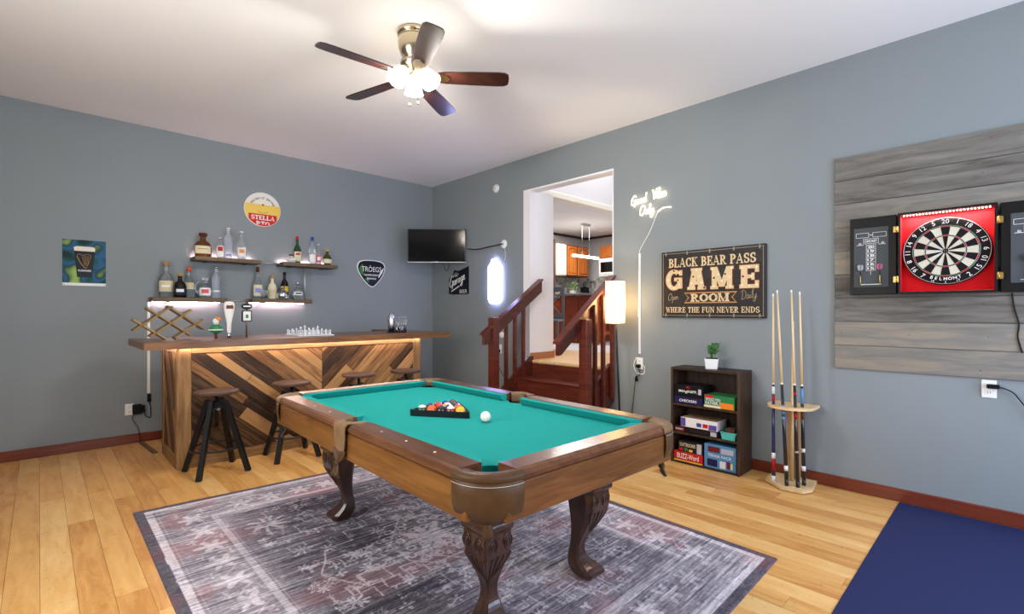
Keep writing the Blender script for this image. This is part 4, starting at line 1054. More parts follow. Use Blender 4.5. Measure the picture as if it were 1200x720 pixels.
bottle(348.5, U_, .32, .044, 'wine', 'g_green', 'cap_red', ('l_cream', .08, .46), 'green whiskey bottle with red cap and cream label', ('l_red', .75, .2), Y=YB - .09, caph=.036)
bottle(366, U_, .315, .042, 'tall', 'g_clear', 'cap_blue', ('l_white', .08, .4), 'clear bottle with blue cap on upper shelf', None, caph=.05)
bottle(373, U_, .265, .033, 'wine', 'g_clear', 'cap_white', ('l_pink', .12, .45), 'slender clear bottle with pink label on upper shelf', ('l_white', .5, .5))
bottle(383.5, U_, .21, .058, 'round', 'g_olive', 'cap_gold', ('l_cream', .12, .38), 'round olive green bottle with gold cap on upper shelf', None, .75)
bottle(195, L_, .385, .068, 'squat', 'g_clear', 'cap_cork', ('l_beige', .16, .46), 'largest clear square-shouldered bottle with pale cork and beige label', ('l_white', .5, .2), .7, Y=YB - .09)
bottle(211, L_, .26, .06, 'squat', 'g_dark', 'cap_gold', ('l_navy', .1, .4), 'dark rum bottle with gold cap on lower shelf', ('l_white', .6, .4), Y=YB - .165)
bottle(221.5, L_, .33, .052, 'squat', 'g_clear', 'cap_orange', ('l_beige', .28, .5), 'clear bottle with orange-red capsule and beige label', None, Y=YB - .08, caph=.05)
t = bottle(240.2, L_, .225, .058, 'squat', 'g_clear', 'g_clear', ('l_white', .12, .5), 'clear jug bottle with a glass handle and pink label', ('l_pink', .55, .5), capr=.5)
mb = MB(); mb.tube(crom([(-.02, 0, .17), (-.07, 0, .165), (-.09, 0, .12), (-.08, 0, .07), (-.055, 0, .05)], 5), .007, 8); mb.build('handle', 'g_clear', t)
bottle(253.2, L_, .355, .042, 'tall', 'g_frost', 'steel', ('l_white', .2, .24), 'tall frosted bottle with silver cap on lower shelf', None)
bottle(302, L_, .335, .05, 'wine', 'g_clear', 'cap_brown', ('l_cream', .1, .5), 'clear bottle with brown capsule and violet figure on its label', ('l_violet', .5, .4), caph=.06, capr=.38, Y=YB - .09)
bottle(319, L_, .29, .05, 'squat', 'l_cream', 'cap_cork', ('l_beige', .05, .4), 'opaque cream bottle with cork stopper on lower shelf', None, Y=YB - .09)
bottle(333.5, L_, .335, .045, 'wine', 'g_dark', 'cap_black', ('l_yellow', .28, .48), 'dark wine bottle with yellow label on lower shelf', None, Y=YB - .075)
bottle(331, L_, .155, .066, 'round', 'g_clear', 'steel', ('steel', .2, .5), 'squat silver and glass decanter before the dark wine bottle', None, Y=YB - .175)
bottle(349, L_, .215, .058, 'round', 'g_clear', 'steel', ('l_white', .25, .45), 'round glass decanter with ball stopper on lower shelf', ('l_navy', .5, .4))
t = thing('brandy_glass', 'small stemmed brandy glass between the bottles on lower shelf', 'glass', (at_Y(310.5, 340, YB - .19)[0], YB - .19, L_ + .0008))
mb = MB(); mb.lathe([(.035, 0), (.034, .004), (.006, .008), (.005, .035)], n=14); mb.build('stem', 'g_clear', t)
mb = MB(); mb.lathe([(.006, .035), (.034, .05), (.042, .075), (.036, .105)], n=16); mb.lathe([(.034, .105), (.04, .075), (.032, .053), (.006, .039)], n=16); mb.build('bowl', 'g_clear', t)

# ------------------------------------------------------------------ signs on the bar wall
t = thing('tin_poster', 'square tin beer poster with a dark pint glass and golden harp', 'poster', (.3215, YB, 1.832))
m = bpy.data.materials.new('poster_blur'); m.use_nodes = True; nt = m.node_tree; b = nt.nodes['Principled BSDF']; b.inputs['Roughness'].default_value = .5; b.inputs['Specular IOR Level'].default_value = .2
tc = nt.nodes.new('ShaderNodeTexCoord'); nz = nt.nodes.new('ShaderNodeTexNoise'); nz.inputs['Scale'].default_value = 7; nz.inputs['Detail'].default_value = .5
rp = nt.nodes.new('ShaderNodeValToRGB'); el = rp.color_ramp.elements
for p_, c_ in ((.32, (10, 40, 46)), (.42, (16, 84, 72)), (.5, (40, 92, 140)), (.58, (24, 66, 62)), (.68, (150, 182, 90))):
    e = el.new(p_); e.color = srgb(*c_)
el.remove(el[0]); el.remove(el[-1])
nt.links.new(tc.outputs['Object'], nz.inputs['Vector']); nt.links.new(nz.outputs['Fac'], rp.inputs['Fac']); nt.links.new(rp.outputs['Color'], b.inputs['Base Color']); MATS['poster_blur'] = m
mb = MB(); mb.box(-.16, .16, -.006, -.001, -.223, .223, .001); mb.build('plate', 'poster_blur', t)
M('pint_dark', (14, 18, 34), .3); M('foam', (232, 224, 210), .4); M('gold_print', (212, 168, 70), .35); M('print_white', (236, 236, 232), .4)
mb = MB(); mb.prism([(-.055, -.14), (.055, -.14), (.078, .12), (-.078, .12)], 'xz', -.0075, -.006); mb.build('pint_print', 'pint_dark', t)
mb = MB(); mb.prism([(-.075, .115), (.077, .115), (.078, .15), (.06, .16), (-.06, .16), (-.079, .148)], 'xz', -.008, -.006); mb.build('foam_print', 'foam', t)
mb = MB(); mb.tube([(p.x, -.0085, p.y) for p in crom([(-.055, .06, 0), (-.045, .085, 0), (-.01, .075, 0), (.02, .085, 0), (.05, .075, 0)], 5)], .007, 6, flat=.25)
mb.tube([(p.x, -.0085, p.y) for p in crom([(-.055, .06, 0), (-.03, .0, 0), (.0, -.045, 0), (.012, -.05, 0)], 5)], .012, 6, flat=.25)
mb.tube([(.05, -.0085, .075), (.03, -.0085, .0), (.012, -.0085, -.05)], .006, 6, flat=.25)
for k in range(5): mb.tube([(-.02 + k * .013, -.0082, .07), (-.0 + k * .006, -.0082, -.025)], .0012, 4)
mb.build('harp_print', 'gold_print', t)
mb = MB(); letters(mb, 'GUINNESS', 0, -.075, .018, -.0082, width=.10, bold=.02); mb.build('lettering', 'print_white', t)
mb = MB(); mb.box(-.16, .16, -.0068, -.006, -.223, -.196); mb.build('edge_print', 'print_white', t)
for sx in (-1, 1):
    for sz in (-1, 1): mb = MB(); mb.sphere((sx * .15, -.007, sz * .212), .005, 8); mb.build('screw', 'steel', t)
# round bottle-cap sign
t = thing('round_sign', 'round white and yellow beer sign with red banner above the shelves', 'sign', (1.942, YB, 2.588))
M('sign_white', (240, 236, 224), .4); M('sign_yellow', (240, 204, 96), .4); M('sign_red', (214, 40, 34), .4); M('ink', (70, 64, 58), .5)
mb = MB(); Rr = .205; mb.lathe([(Rr, -.0), (Rr, .012), (Rr - .004, .016), (.0001, .016)], n=48); mb.v = [(x, -z, y) for x, y, z in mb.v]; mb.build('disc', 'sign_white', t)
circ = [(.2 * math.cos(i * PI / 24), .2 * math.sin(i * PI / 24)) for i in range(48)]
mb = MB(); mb.prism(clip(circ, 0, 1, .06), 'xz', -.0175, -.016); mb.build('yellow_field', 'sign_yellow', t)
mb = MB(); bn = clip(clip(clip(circ, 0, 1, -.058), 1, 0, .158), -1, 0, .158); mb.prism(bn, 'xz', -.019, -.0175); mb.build('red_banner', 'sign_red', t)
mb = MB(); serif(mb, 'STELLA', 0, -.100, .050, .262, -.0205, grow=.0015); mb.build('lettering', 'print_white', t)
mb = MB(); serif(mb, 'RTO', .0, -.176, .060, .15, -.0205, grow=.0015, zmin=-.180)
mb.build('lettering', 'print_white', t)
mb = MB(); txt = 'Perfectly Served'
for i, ch in enumerate(txt):
    if ch == ' ': continue
    a = R(148 - i * (116 / (len(txt) - 1))); letters(mb, ch, .143 * math.cos(a), .143 * math.sin(a) - .005, .03 if ch in 'PSflyd' else .021, -.0165, rot=a - PI / 2, bold=.01)
mb.build('arc_lettering', 'ink', t)
mb = MB(); mb.prism([(.018 * math.cos(i * PI / 5 + PI / 2) * (1 if i % 2 == 0 else .5), .055 + .018 * math.sin(i * PI / 5 + PI / 2) * (1 if i % 2 == 0 else .5)) for i in range(10)], 'xz', -.0195, -.0175); mb.build('star', 'sign_red', t)
mb = MB(); mb.tube([(.06 * math.cos(a), -.018, -.0 + .045 * math.sin(a)) for a in [R(200 + i * 14) for i in range(11)]], .004, 5, flat=.4); mb.build('horn_print', 'ink', t)
# plectrum sign
t = thing('plectrum_sign', 'black plectrum-shaped brewery sign with white lettering beside the TV', 'sign', (3.372, YB, 1.895))
M('sign_black', (18, 20, 28), .3); M('sign_green', (62, 122, 70), .4)
out = crom([(-.215, .08, 0), (-.17, .165, 0), (0, .188, 0), (.17, .165, 0), (.215, .08, 0), (.17, -.04, 0), (.08, -.15, 0), (0.01, -.195, 0), (-.08, -.14, 0), (-.17, -.03, 0)], 5, True)
pl = [(p.x, p.y) for p in out]
mb = MB(); mb.prism(pl, 'xz', -.012, -.001); mb.build('rim', 'print_white', t)
mb = MB(); mb.prism([(a * .94, b * .94) for a, b in pl], 'xz', -.0145, -.012); mb.build('face', 'sign_black', t)
mb = MB()
for pts in ([(-.19, .06), (-.14, .13), (-.11, .05), (-.13, -.03), (-.16, -.01)], [(-.1, -.08), (-.05, -.06), (-.04, -.13), (-.07, -.12)]): mb.prism(pts, 'xz', -.0155, -.0145)
mb.build('green_splash', 'sign_green', t)
mb = MB(); mb.prism([(.12, -.05), (.17, .02), (.195, .09), (.16, .06), (.13, .01), (.1, -.06)], 'xz', -.0155, -.0145); mb.build('pale_splash', 'print_white', t)
mb = MB(); letters(mb, 'TRÖEGS', 0, .065, .088, -.016, width=.30); letters(mb, 'INDEPENDENT', 0, -.025, .026, -.016, width=.23, bold=.01); letters(mb, 'BREWING', 0, -.075, .026, -.016, width=.14, bold=.01); mb.build('lettering', 'print_white', t)
# outlet left of the bar with adapter and cords
def outlet(label, loc, rz, plug=None):
    t = thing('wall_outlet', label, 'outlet', loc, rz)
    mb = MB(); mb.box(-.036, .036, -.007, -.0005, -.058, .058, .003); mb.build('cover_plate', 'white_plastic', t)
    for dz in (-.024, .024):
        mb = MB(); mb.box(-.017, .017, -.009, -.007, dz - .015, dz + .015, .002); s_ = mb.build('socket', 'white_plastic', t)
        mb = MB(); mb.box(-.007, -.0045, -.0095, -.0088, dz - .004, dz + .008); mb.box(.0045, .007, -.0095, -.0088, dz - .004, dz + .008); mb.build('slots', 'black_plastic', s_)['kind'] = 'stuff'
    return t
def cord(label, pts, r=.004, mt='black_plastic', name='power_cable', n=6):
    mb = MB(); mb.tube(crom(pts, n), r, 6); return tag(mb.build(name, mt), label, 'cable')
outlet('white wall outlet beside the end panel of the bar', (.668, YB, .35), 0)
t = thing('power_adapter', 'black power adapter plugged in beside the bar', 'adapter', (.735, YB - .008, .345))
mb = MB(); mb.box(-.045, .03, -.05, 0, -.045, .055, .006); mb.build('housing', 'black_plastic', t)
mb = MB(); mb.box(.032, .06, -.035, 0, -.03, .04, .004); mb.build('second_plug', 'black_plastic', t)
mb = MB(); mb.box(.815, .845, YB - .03, YB - .001, .41, .495, .004); tag(mb.build('inline_switch', 'black_plastic'), 'black inline box below the white cable cover', 'cord switch')
cord('black cord looping from the adapter up to the cable cover', [(.79, YB - .03, .315), (.80, YB - .03, .27), (.84, YB - .02, .25), (.845, YB - .02, .33), (.832, YB - .015, .409)])
cord('thin black cord falling from the adapter to the baseboard', [(.70, YB - .035, .299), (.69, YB - .03, .25), (.73, YB - .03, .17), (.75, YB - .026, .08), (.755, YB - .03, .012)], .003)
mb = MB(); mb.bar((.76, YB - .05, .006), (.80, 5.72, .006), .04, .011); tag(mb.build('floor_cable_cover', 'shelf_wood'), 'flat brown cable cover on the floor running to the bar', 'cable cover')

# ------------------------------------------------------------------ corner television
TVD = 7.0; u = (512 - 600) / F_PX; tx, ty = TVD * (FW[0] + u * RT[0]), TVD * (FW[1] + u * RT[1]); tz = EYE + (HZ - 288.5) / F_PX * TVD
t = thing('television', 'flat black television mounted across the room corner', 'television', (tx, ty, tz), YAW - PI / 2 + R(2))
M('tv_frame', (40, 40, 46), .3, .4)
mb = MB(); mb.box(-.415, .415, -.02, .03, -.24, .24, .004); mb.build('housing', 'tv_frame', t)
mb = MB(); mb.box(-.402, .402, -.0225, -.0201, -.229, .230); mb.build('screen', 'screen', t)
mb = MB(); mb.box(-.414, .414, -.0235, -.0201, -.239, -.2295); mb.build('lower_bezel', 'galv', t)
mb = MB(); mb.box(-.02, .02, -.026, -.0236, -.235, -.227); mb.build('emblem', 'print_white', t)
mb = MB(); mb.box(-.12, .12, .031, .06, -.10, .10, .004); mb.bar((0, .06, 0), (.05, .30, 0), .05, .05); mb.bar((.05, .30, 0), (0.0, .50, 0), .05, .05); mb.build('wall_mount', 'black_metal', t)
ang_tv = YAW - PI / 2 + R(2)
def tvw(lx, ly, lz): return (tx + lx * math.cos(ang_tv) - ly * math.sin(ang_tv), ty + lx * math.sin(ang_tv) + ly * math.cos(ang_tv), tz + lz)
cord('small black cord loop hanging under the television', [tvw(.09, .025, -.241), tvw(.10, .03, -.30), tvw(.14, .03, -.355), tvw(.165, .03, -.30), tvw(.17, .025, -.241)], .004)
# ------------------------------------------------------------------ right wall, around the stairs
RZ = -PI / 2
pY, pZ = at_X(590, 286, XR - .015)
cord('black cord running from the television to the round wall plate', [tvw(.425, .035, -.03), (XR - .10, pY + .45, pZ - .04), (XR - .03, pY + .2, pZ - .01), (XR - .026, pY, pZ)], .008)
mb = MB(); mb.lathe([(.055, 0), (.055, .008), (.045, .02), (.0001, .022)], n=24); mb.v = [(x, -z, y) for x, y, z in mb.v]
o = mb.build('round_wall_plate', 'white_plastic', None, (XR - .0005, pY, pZ)); o.rotation_euler = (0, 0, RZ); tag(o, 'round white wall plate at the end of the television cord', 'wall plate')
sY, sZ = at_X(581, 221, XR - .015)
t = thing('motion_sensor', 'small round white sensor high on the wall near the ceiling', 'sensor', (XR, sY, sZ), RZ)
mb = MB(); mb.lathe([(.055, .0005), (.055, .015), (.048, .026), (.0001, .03)], n=24); mb.v = [(x, -z, y) for x, y, z in mb.v]; mb.build('housing', 'white_plastic', t)
mb = MB(); mb.lathe([(.012, .028), (.012, .031), (.0001, .031)], n=12); mb.v = [(x, -z, y) for x, y, z in mb.v]; mb.build('lens', 'galv', t)
# can shaped light sign
M('neon_cool', (236, 238, 255), .4, emit=20, ecol=(200, 202, 255)); M('neon_panel', (225, 226, 255), .4, emit=11, ecol=(150, 158, 255)); M('neon_faint', (190, 205, 230), .4, emit=1.2, ecol=(150, 190, 230))
cY, cZ = at_X(579.5, 332, XR - .03)
t = thing('can_light_sign', 'glowing white can-shaped light sign beside the stairs', 'light sign', (XR, cY, cZ), RZ)
def stadium(w, h, r, n=7):
    out = []
    for cx, cz, a in ((w - r, h - r, 0), (-w + r, h - r, 90), (-w + r, -h + r, 180), (w - r, -h + r, 270)):
        out += [(cx + r * math.cos(R(a + 90 * i / n)), cz + r * math.sin(R(a + 90 * i / n))) for i in range(n + 1)]
    return out
mb = MB(); mb.prism(stadium(.125, .275, .07), 'xz', -.018, -.004); mb.build('back_panel', 'neon_panel', t)
mb = MB(); mb.tube([(x, -.028, z) for x, z in stadium(.118, .268, .075)], .010, 8, True); mb.build('outline_tube', 'neon_cool', t)
mb = MB(); mb.tube([(-.06, -.028, .285), (-.045, -.028, .315), (.02, -.028, .315), (.04, -.028, .288)], .010, 8); mb.build('tab_tube', 'neon_cool', t)
for zz in (.10, -.02, -.12):
    mb = MB(); mb.tube([(-.06 + .02 * k, -.022, zz + .012 * math.sin(k)) for k in range(7)], .006, 6); mb.build('print_line', 'neon_faint', t)
cord('thin white cord from the round plate down to the can light sign', [(XR - .008, pY - .02, pZ - .058), (XR - .008, pY - .03, pZ - .16), (XR - .012, pY - .02, cZ + .29)], .003, 'white_plastic')
# garage sign
gY, gZ = at_X(537.5, 331, XR - .01)
t = thing('garage_sign', 'black beer sign with slanted white script under the television', 'sign', (XR, gY, gZ), RZ)
mb = MB(); mb.prism([(-.235, -.165), (-.17, -.165), (-.17, -.175), (.225, -.175), (.225, .22), (-.0, .165), (-.1, .185), (-.15, .11), (-.235, .05)][::-1], 'xz', -.012, -.001); mb.build('board', 'sign_black', t)
mb = MB()
for ln in script('Garage', -.205, -.075, .155, .30, .95): mb.tube([(x, -.0135, z) for x, z in ln], .0095, 5, flat=.3)
mb.build('script_lettering', 'print_white', t)
mb = MB(); mb.bar((-.17, -.0135, -.13), (.02, -.0135, -.055), .003, .016, up=(0, 0, 1)); mb.build('underline', 'print_white', t)
mb = MB(); letters(mb, 'BEER', .115, -.135, .05, -.0135, width=.17, bold=.0); mb.build('lettering', 'print_white', t)
mb = MB(); letters(mb, 'THE', -.06, .10, .035, -.0135, width=.08, bold=.02, rot=R(8)); mb.tube([(-.12, -.0135, .11), (-.06, -.0135, .145), (.01, -.0135, .115)], .005, 5, flat=.3); mb.build('small_lettering', 'print_white', t)
# outlet behind the stair railing
oY, oZ = at_X(586, 409, XR)
outlet('white wall outlet glimpsed between the newel post and baluster', (XR, oY, oZ), RZ)
mb = MB(); mb.box(XR - .05, XR - .010, oY - .02, oY + .022, oZ - .05, oZ - .005, .004); tag(mb.build('power_plug', 'black_plastic'), 'black plug in the outlet behind the stair railing', 'plug')
cord('black cord hanging from the plug behind the stair railing', [(XR - .03, oY, oZ - .05), (XR - .03, oY + .01, oZ - .2), (XR - .03, oY - .08, oZ - .33), (XR - .03, oY - .12, oZ - .36)], .004)
oY2, oZ2 = at_X(589, 393, XR)
mb = MB(); mb.lathe([(.04, .0005), (.04, .02), (.03, .03), (.0001, .032)], n=20); mb.v = [(x, -z, y) for x, y, z in mb.v]
o = mb.build('wall_sensor', 'white_plastic', None, (XR, oY2, oZ2)); o.rotation_euler = (0, 0, RZ); tag(o, 'small round white fitting above the outlet behind the railing', 'wall fitting')  # round white sensor, gives no light

# ------------------------------------------------------------------ neon script sign
M('neon_warm', (255, 246, 228), .4, emit=5, ecol=(255, 226, 190))
t = thing('neon_sign', 'glowing neon script sign reading Good Vibes Only', 'neon sign', (XR, 2.52, 2.42), RZ)
for word, x, z, s_, sl in (('Good', -.24, .03, .092, .10), ('Vibes', .0, .055, .10, .10), ('Only', -.14, -.088, .098, .08)):
    for ln in script(word, x, z, s_, sl, 1.0):
        mb = MB(); mb.tube([(a, -.022, b) for a, b in ln], .0042, 6); mb.build('tube', 'neon_warm', t)
mb = MB(); mb.tube([(a, -.022, b) for a, b in [(p.x, p.y) for p in crom([(.06, -.075, 0), (.12, -.045, 0), (.2, -.05, 0)], 6)]], .0042, 6); mb.build('tube', 'neon_warm', t)
for x, z in ((-.2, .05), (.15, .09), (-.03, -.07)):
    mb = MB(); mb.cyl((x, -.02, z), (x, -.0005, z), .006, n=8); mb.build('standoff', 'steel', t)
rY = at_X(750, 350, XR)[0]
cord('thin white cord slanting from the neon script sign to the cable cover', [(XR - .008, 2.47, 2.345), (XR - .006, 2.56, 2.16), (XR - .006, rY - .01, 2.0), (XR - .006, rY, 1.955)], .004, 'white_plastic')
mb = MB(); mb.box(XR - .012, XR - .0005, rY - .012, rY + .012, .925, 1.952, .003); mb.box(XR - .018, XR - .012, rY - .014, rY + .014, 1.30, 1.40, .003)
tag(mb.build('cable_cover', 'white_plastic'), 'white cable cover running down the wall beside the game room sign', 'cable cover')
wY, wZ = at_X(750, 426, XR); outlet('white wall outlet between the floor lamp and the bookshelf', (XR, wY, wZ), RZ)
mb = MB(); mb.box(XR - .045, XR - .010, wY - .018, wY + .022, wZ - .045, wZ - .008, .005); tag(mb.build('power_plug', 'black_plastic'), 'black plug in the outlet beside the floor lamp', 'plug')
cord('black cord dropping from the plug beside the floor lamp', [(XR - .03, wY + .01, wZ - .046), (XR - .03, wY - .02, wZ - .1), (XR - .03, wY + .03, wZ - .16), (XR - .03, wY + .05, wZ - .3), (XR - .03, wY + .08, wZ - .55), (XR - .05, wY + .12, .012)], .004)
mb = MB(); mb.lathe([(.012, 0), (.018, .03), (.004, .06)], (XR - .03, wY + .025, wZ - .185), 10); tag(mb.build('cord_switch', 'black_plastic'), 'small black switch on the cord beside the floor lamp', 'cord switch')
cord('white cord looped around the outlet beside the floor lamp', [(XR - .02, wY + .03, wZ + .06), (XR - .02, wY + .06, wZ - .02), (XR - .03, wY + .02, wZ - .09), (XR - .03, wY - .06, wZ - .10), (XR - .03, wY - .07, wZ - .03), (XR - .02, wY - .035, wZ - .01)], .004, 'white_plastic')
# ------------------------------------------------------------------ game room sign
t = thing('game_room_sign', 'dark framed game room sign with lit-bulb style letters', 'sign', (XR, 1.9375, 1.617), RZ)
wood('sign_dark', [(22, 18, 18), (34, 29, 28), (52, 46, 44)], .5, (6, 6, 6), 2.5, 0, bump=.1)
M('sign_cream', (222, 196, 152), .5); M('sign_tan', (190, 138, 84), .5); M('sign_rust', (122, 56, 26), .5); M('bulb_print', (250, 238, 206), .4); M('sign_line', (150, 138, 124), .5); M('bulb_red', (112, 34, 22), .4)
SW, SH = .478, .316
mb = MB(); mb.box(-SW, SW, -.03, -.0005, -SH, SH, .003); mb.build('board', 'sign_dark', t)
mb = MB(); y0 = -.031
for x0, x1, z0, z1 in ((-SW + .012, SW - .012, SH - .022, SH - .017), (-SW + .012, SW - .012, -SH + .017, -SH + .022), (-SW + .017, -SW + .022, -SH + .02, SH - .02), (SW - .022, SW - .017, -SH + .02, SH - .02)): mb.box(x0, x1, y0 - .001, y0, z0, z1)
mb.build('border_line', 'sign_line', t)
for k in range(5):
    for z in (SH - .022, -SH + .022):
        mb = MB(); x = -.43 + .215 * k; mb.box(x - .006, x + .006, -.0325, -.0305, z - .016, z + .016); mb.build('border_clip', 'sign_line', t)
mb = MB(); serif(mb, 'BLACK BEAR PASS', 0, .205, .082, .80, -.0315, grow=.002); mb.build('lettering', 'sign_cream', t)
mb = MB(); serif(mb, 'WHERE THE FUN NEVER ENDS', 0, -.243, .05, .86, -.0315, grow=.001); mb.build('lettering', 'sign_cream', t)
# GAME: thick slab letters, rust shadow below a cream face, bulbs
def slab(ch, cx, w, h, zc):
    T_ = .30 * w; polys = []; x0, x1 = cx - w / 2, cx + w / 2; z0, z1 = zc - h / 2, zc + h / 2
    def rc(a, b, c, d): polys.append([(a, c), (b, c), (b, d), (a, d)])
    if ch == 'G':
        for i in range(18):
            a, b = R(48 + 272 * i / 18), R(48 + 272 * (i + 1) / 18)
            p = lambda r, f: (cx + (w / 2 - f * T_) * math.cos(r), zc + (h / 2 - f * T_ * .75) * math.sin(r)); polys.append([p(a, 0), p(b, 0), p(b, 1), p(a, 1)])
        rc(cx + .02 * w, x1, zc - .06 * h, zc + .10 * h); rc(x1 - T_, x1, z0 + .08 * h, zc + .05 * h); rc(x1 - .6 * T_, x1, zc + .2 * h, z1 - .05 * h)
    elif ch == 'A':
        polys.append([(x0 + .06 * w, z0), (x0 + .06 * w + T_, z0), (cx + T_ * .45, z1), (cx - T_ * .75, z1)]); polys.append([(x1 - .06 * w - T_, z0), (x1 - .06 * w, z0), (cx + T_ * .75, z1), (cx - T_ * .45, z1)])
        rc(cx - .25 * w, cx + .25 * w, z0 + .24 * h, z0 + .40 * h); rc(x0, x0 + .44 * w, z0, z0 + .14 * h); rc(x1 - .44 * w, x1, z0, z0 + .14 * h); rc(cx - .3 * w, cx + .3 * w, z1 - .12 * h, z1)
    elif ch == 'M':
        T2 = .22 * w
        for x in (x0 + .06 * w, x1 - .06 * w - T2): rc(x, x + T2, z0, z1); rc(x - .06 * w, x + T2 + .06 * w, z0, z0 + .14 * h)
        rc(x0, x0 + T2 + .06 * w, z1 - .13 * h, z1); rc(x1 - T2 - .06 * w, x1, z1 - .13 * h, z1)
        polys.append([(cx - T2 / 2, z0 + .1 * h), (cx + T2 / 2, z0 + .1 * h), (x0 + .3 * w, z1), (x0 + .06 * w, z1)]); polys.append([(cx - T2 / 2, z0 + .1 * h), (cx + T2 / 2, z0 + .1 * h), (x1 - .06 * w, z1), (x1 - .3 * w, z1)])
    elif ch == 'E':
        rc(x0 + .08 * w, x0 + .08 * w + T_ * 1.1, z0, z1); rc(x0, x1, z1 - .16 * h, z1); rc(x0, x1, z0, z0 + .16 * h); rc(x0 + .1 * w, x1 - .22 * w, zc - .08 * h, zc + .08 * h); rc(x1 - .2 * w, x1, z1 - .32 * h, z1); rc(x1 - .2 * w, x1, z0, z0 + .32 * h); rc(x1 - .38 * w, x1 - .22 * w, zc - .15 * h, zc + .15 * h)
    return polys
GL = [('G', -.345, .168, [(-.06, 0), (-.055, .05), (0, .085), (.055, .06), (-.04, -.06), (.0, -.08), (.055, -.05), (.04, -.005)]), ('A', -.122, .178, [(0, .08), (-.03, .02), (.03, .02), (-.05, -.04), (.05, -.04), (-.075, -.085), (.075, -.085)]), ('M', .112, .205, [(-.085, .08), (.085, .08), (-.07, 0), (.07, 0), (-.07, -.075), (.07, -.075), (-.03, .03), (.03, .03), (0, -.03)]), ('E', .345, .16, [(-.06, .075), (0, .08), (.06, .075), (-.05, 0), (.02, 0), (-.06, -.075), (0, -.08), (.06, -.075)])]
for ch, cx, w, bl in GL:
    mb = MB()
    for kk, p in enumerate(slab(ch, cx, w, .20, .043)):
        mx = sum(a for a, _ in p) / len(p); mz = sum(b for _, b in p) / len(p)
        mb.prism([(a + math.copysign(.006, a - mx), b + math.copysign(.006, b - mz)) for a, b in p], 'xz', -.034 - .00005 * kk, -.0305)
    sh = mb.build('slab_letter', 'sign_rust', t)
    mb = MB()
    for kk, p in enumerate(slab(ch, cx, w, .20, .043)): mb.prism(p, 'xz', -.0375 - .00008 * kk, -.034)
    mb.build('letter_face', 'sign_cream', sh)
    for k, (dx, dz) in enumerate(bl):
        mb = MB(); mb.sphere((cx + dx, -.038, .045 + dz), .0095, 8, sz=1); mb.build('bulb_dot', 'bulb_red' if (k * 7 + int(cx * 100)) % 5 == 0 else 'bulb_print', sh)
mb = MB(); rb_ = [(-.245, -.182), (.245, -.182), (.205, -.131), (.245, -.08), (-.245, -.08), (-.205, -.131)]; mb.prism(rb_, 'xz', -.033, -.0305); rbn = mb.build('ribbon', 'sign_tan', t)
mb = MB(); mb.prism([(a * .945, -.131 + (b + .131) * .78) for a, b in rb_], 'xz', -.0345, -.033); mb.build('ribbon_face', 'sign_dark', rbn)
mb = MB(); serif(mb, 'ROOM', 0, -.131, .066, .35, -.0355, grow=.004); mb.build('ribbon_lettering', 'sign_cream', rbn)
for w_, x in (('Open', -.405), ('Daily', .275)):
    mb = MB()
    for ln in script(w_, x, -.155, .066 if w_ == 'Open' else .078, .12, .95): mb.tube([(a, -.0315, b) for a, b in ln], .003, 4, flat=.4)
    mb.build('script_lettering', 'sign_cream', t)
# ------------------------------------------------------------------ floor lamp
t = thing('floor_lamp', 'slim floor lamp with tall glowing cream shade beside the stairs', 'floor lamp', (4.19, 2.755, 0))
mb = MB(); mb.lathe([(.12, 0), (.12, .012), (.11, .02), (.02, .024), (.0001, .024)], n=28); mb.build('base', 'black_metal', t)
mb = MB(); mb.tube([(0, 0, .02), (0, .03, .7), (0, .065, 1.35)], .010, 10); mb.build('pole', 'black_metal', t)
m = bpy.data.materials.new('shade_fabric'); m.use_nodes = True; nt = m.node_tree; b = nt.nodes['Principled BSDF']
b.inputs['Base Color'].default_value = srgb(246, 232, 204); b.inputs['Roughness'].default_value = .9
tl = nt.nodes.new('ShaderNodeBsdfTranslucent'); tl.inputs['Color'].default_value = srgb(250, 226, 186)
mx = nt.nodes.new('ShaderNodeMixShader'); mx.inputs[0].default_value = .55; nt.links.new(b.outputs[0], mx.inputs[1]); nt.links.new(tl.outputs[0], mx.inputs[2]); nt.links.new(mx.outputs[0], nt.nodes['Material Output'].inputs['Surface']); MATS['shade_fabric'] = m
mb = MB(); mb.lathe([(.096, 1.235), (.097, 1.45), (.096, 1.665)], (0, .065, 0), 32); mb.f = mb.f[:64]; mb.m = mb.m[:64]; mb.s = mb.s[:64]; mb.build('shade', 'shade_fabric', t)
mb = MB()
for zz in (1.236, 1.664): mb.tube([(.097 * math.cos(i * PI / 16), .065 + .097 * math.sin(i * PI / 16), zz) for i in range(32)], .003, 6, True)
mb.bar((-.096, .065, 1.25), (.096, .065, 1.25), .004, .004); mb.bar((0, -.031, 1.25), (0, .161, 1.25), .004, .004); mb.build('shade_ring', 'steel', t)
M('bulb_warm', (255, 236, 200), .4, emit=30, ecol=(255, 214, 160))
mb = MB(); mb.cyl((0, .065, 1.25), (0, .065, 1.33), .016, n=10); mb.build('lamp_socket', 'black_metal', t)
mb = MB(); mb.sphere((0, .065, 1.372), .034, 14); mb.build('bulb', 'bulb_warm', t)
l = bpy.data.lights.new('floor_lamp_light', 'POINT'); l.energy = 24; l.color = (1, .80, .56); l.shadow_soft_size = .05
o = bpy.data.objects.new('floor_lamp_light', l); COL.objects.link(o); o.location = (4.19, 2.82, 1.46)
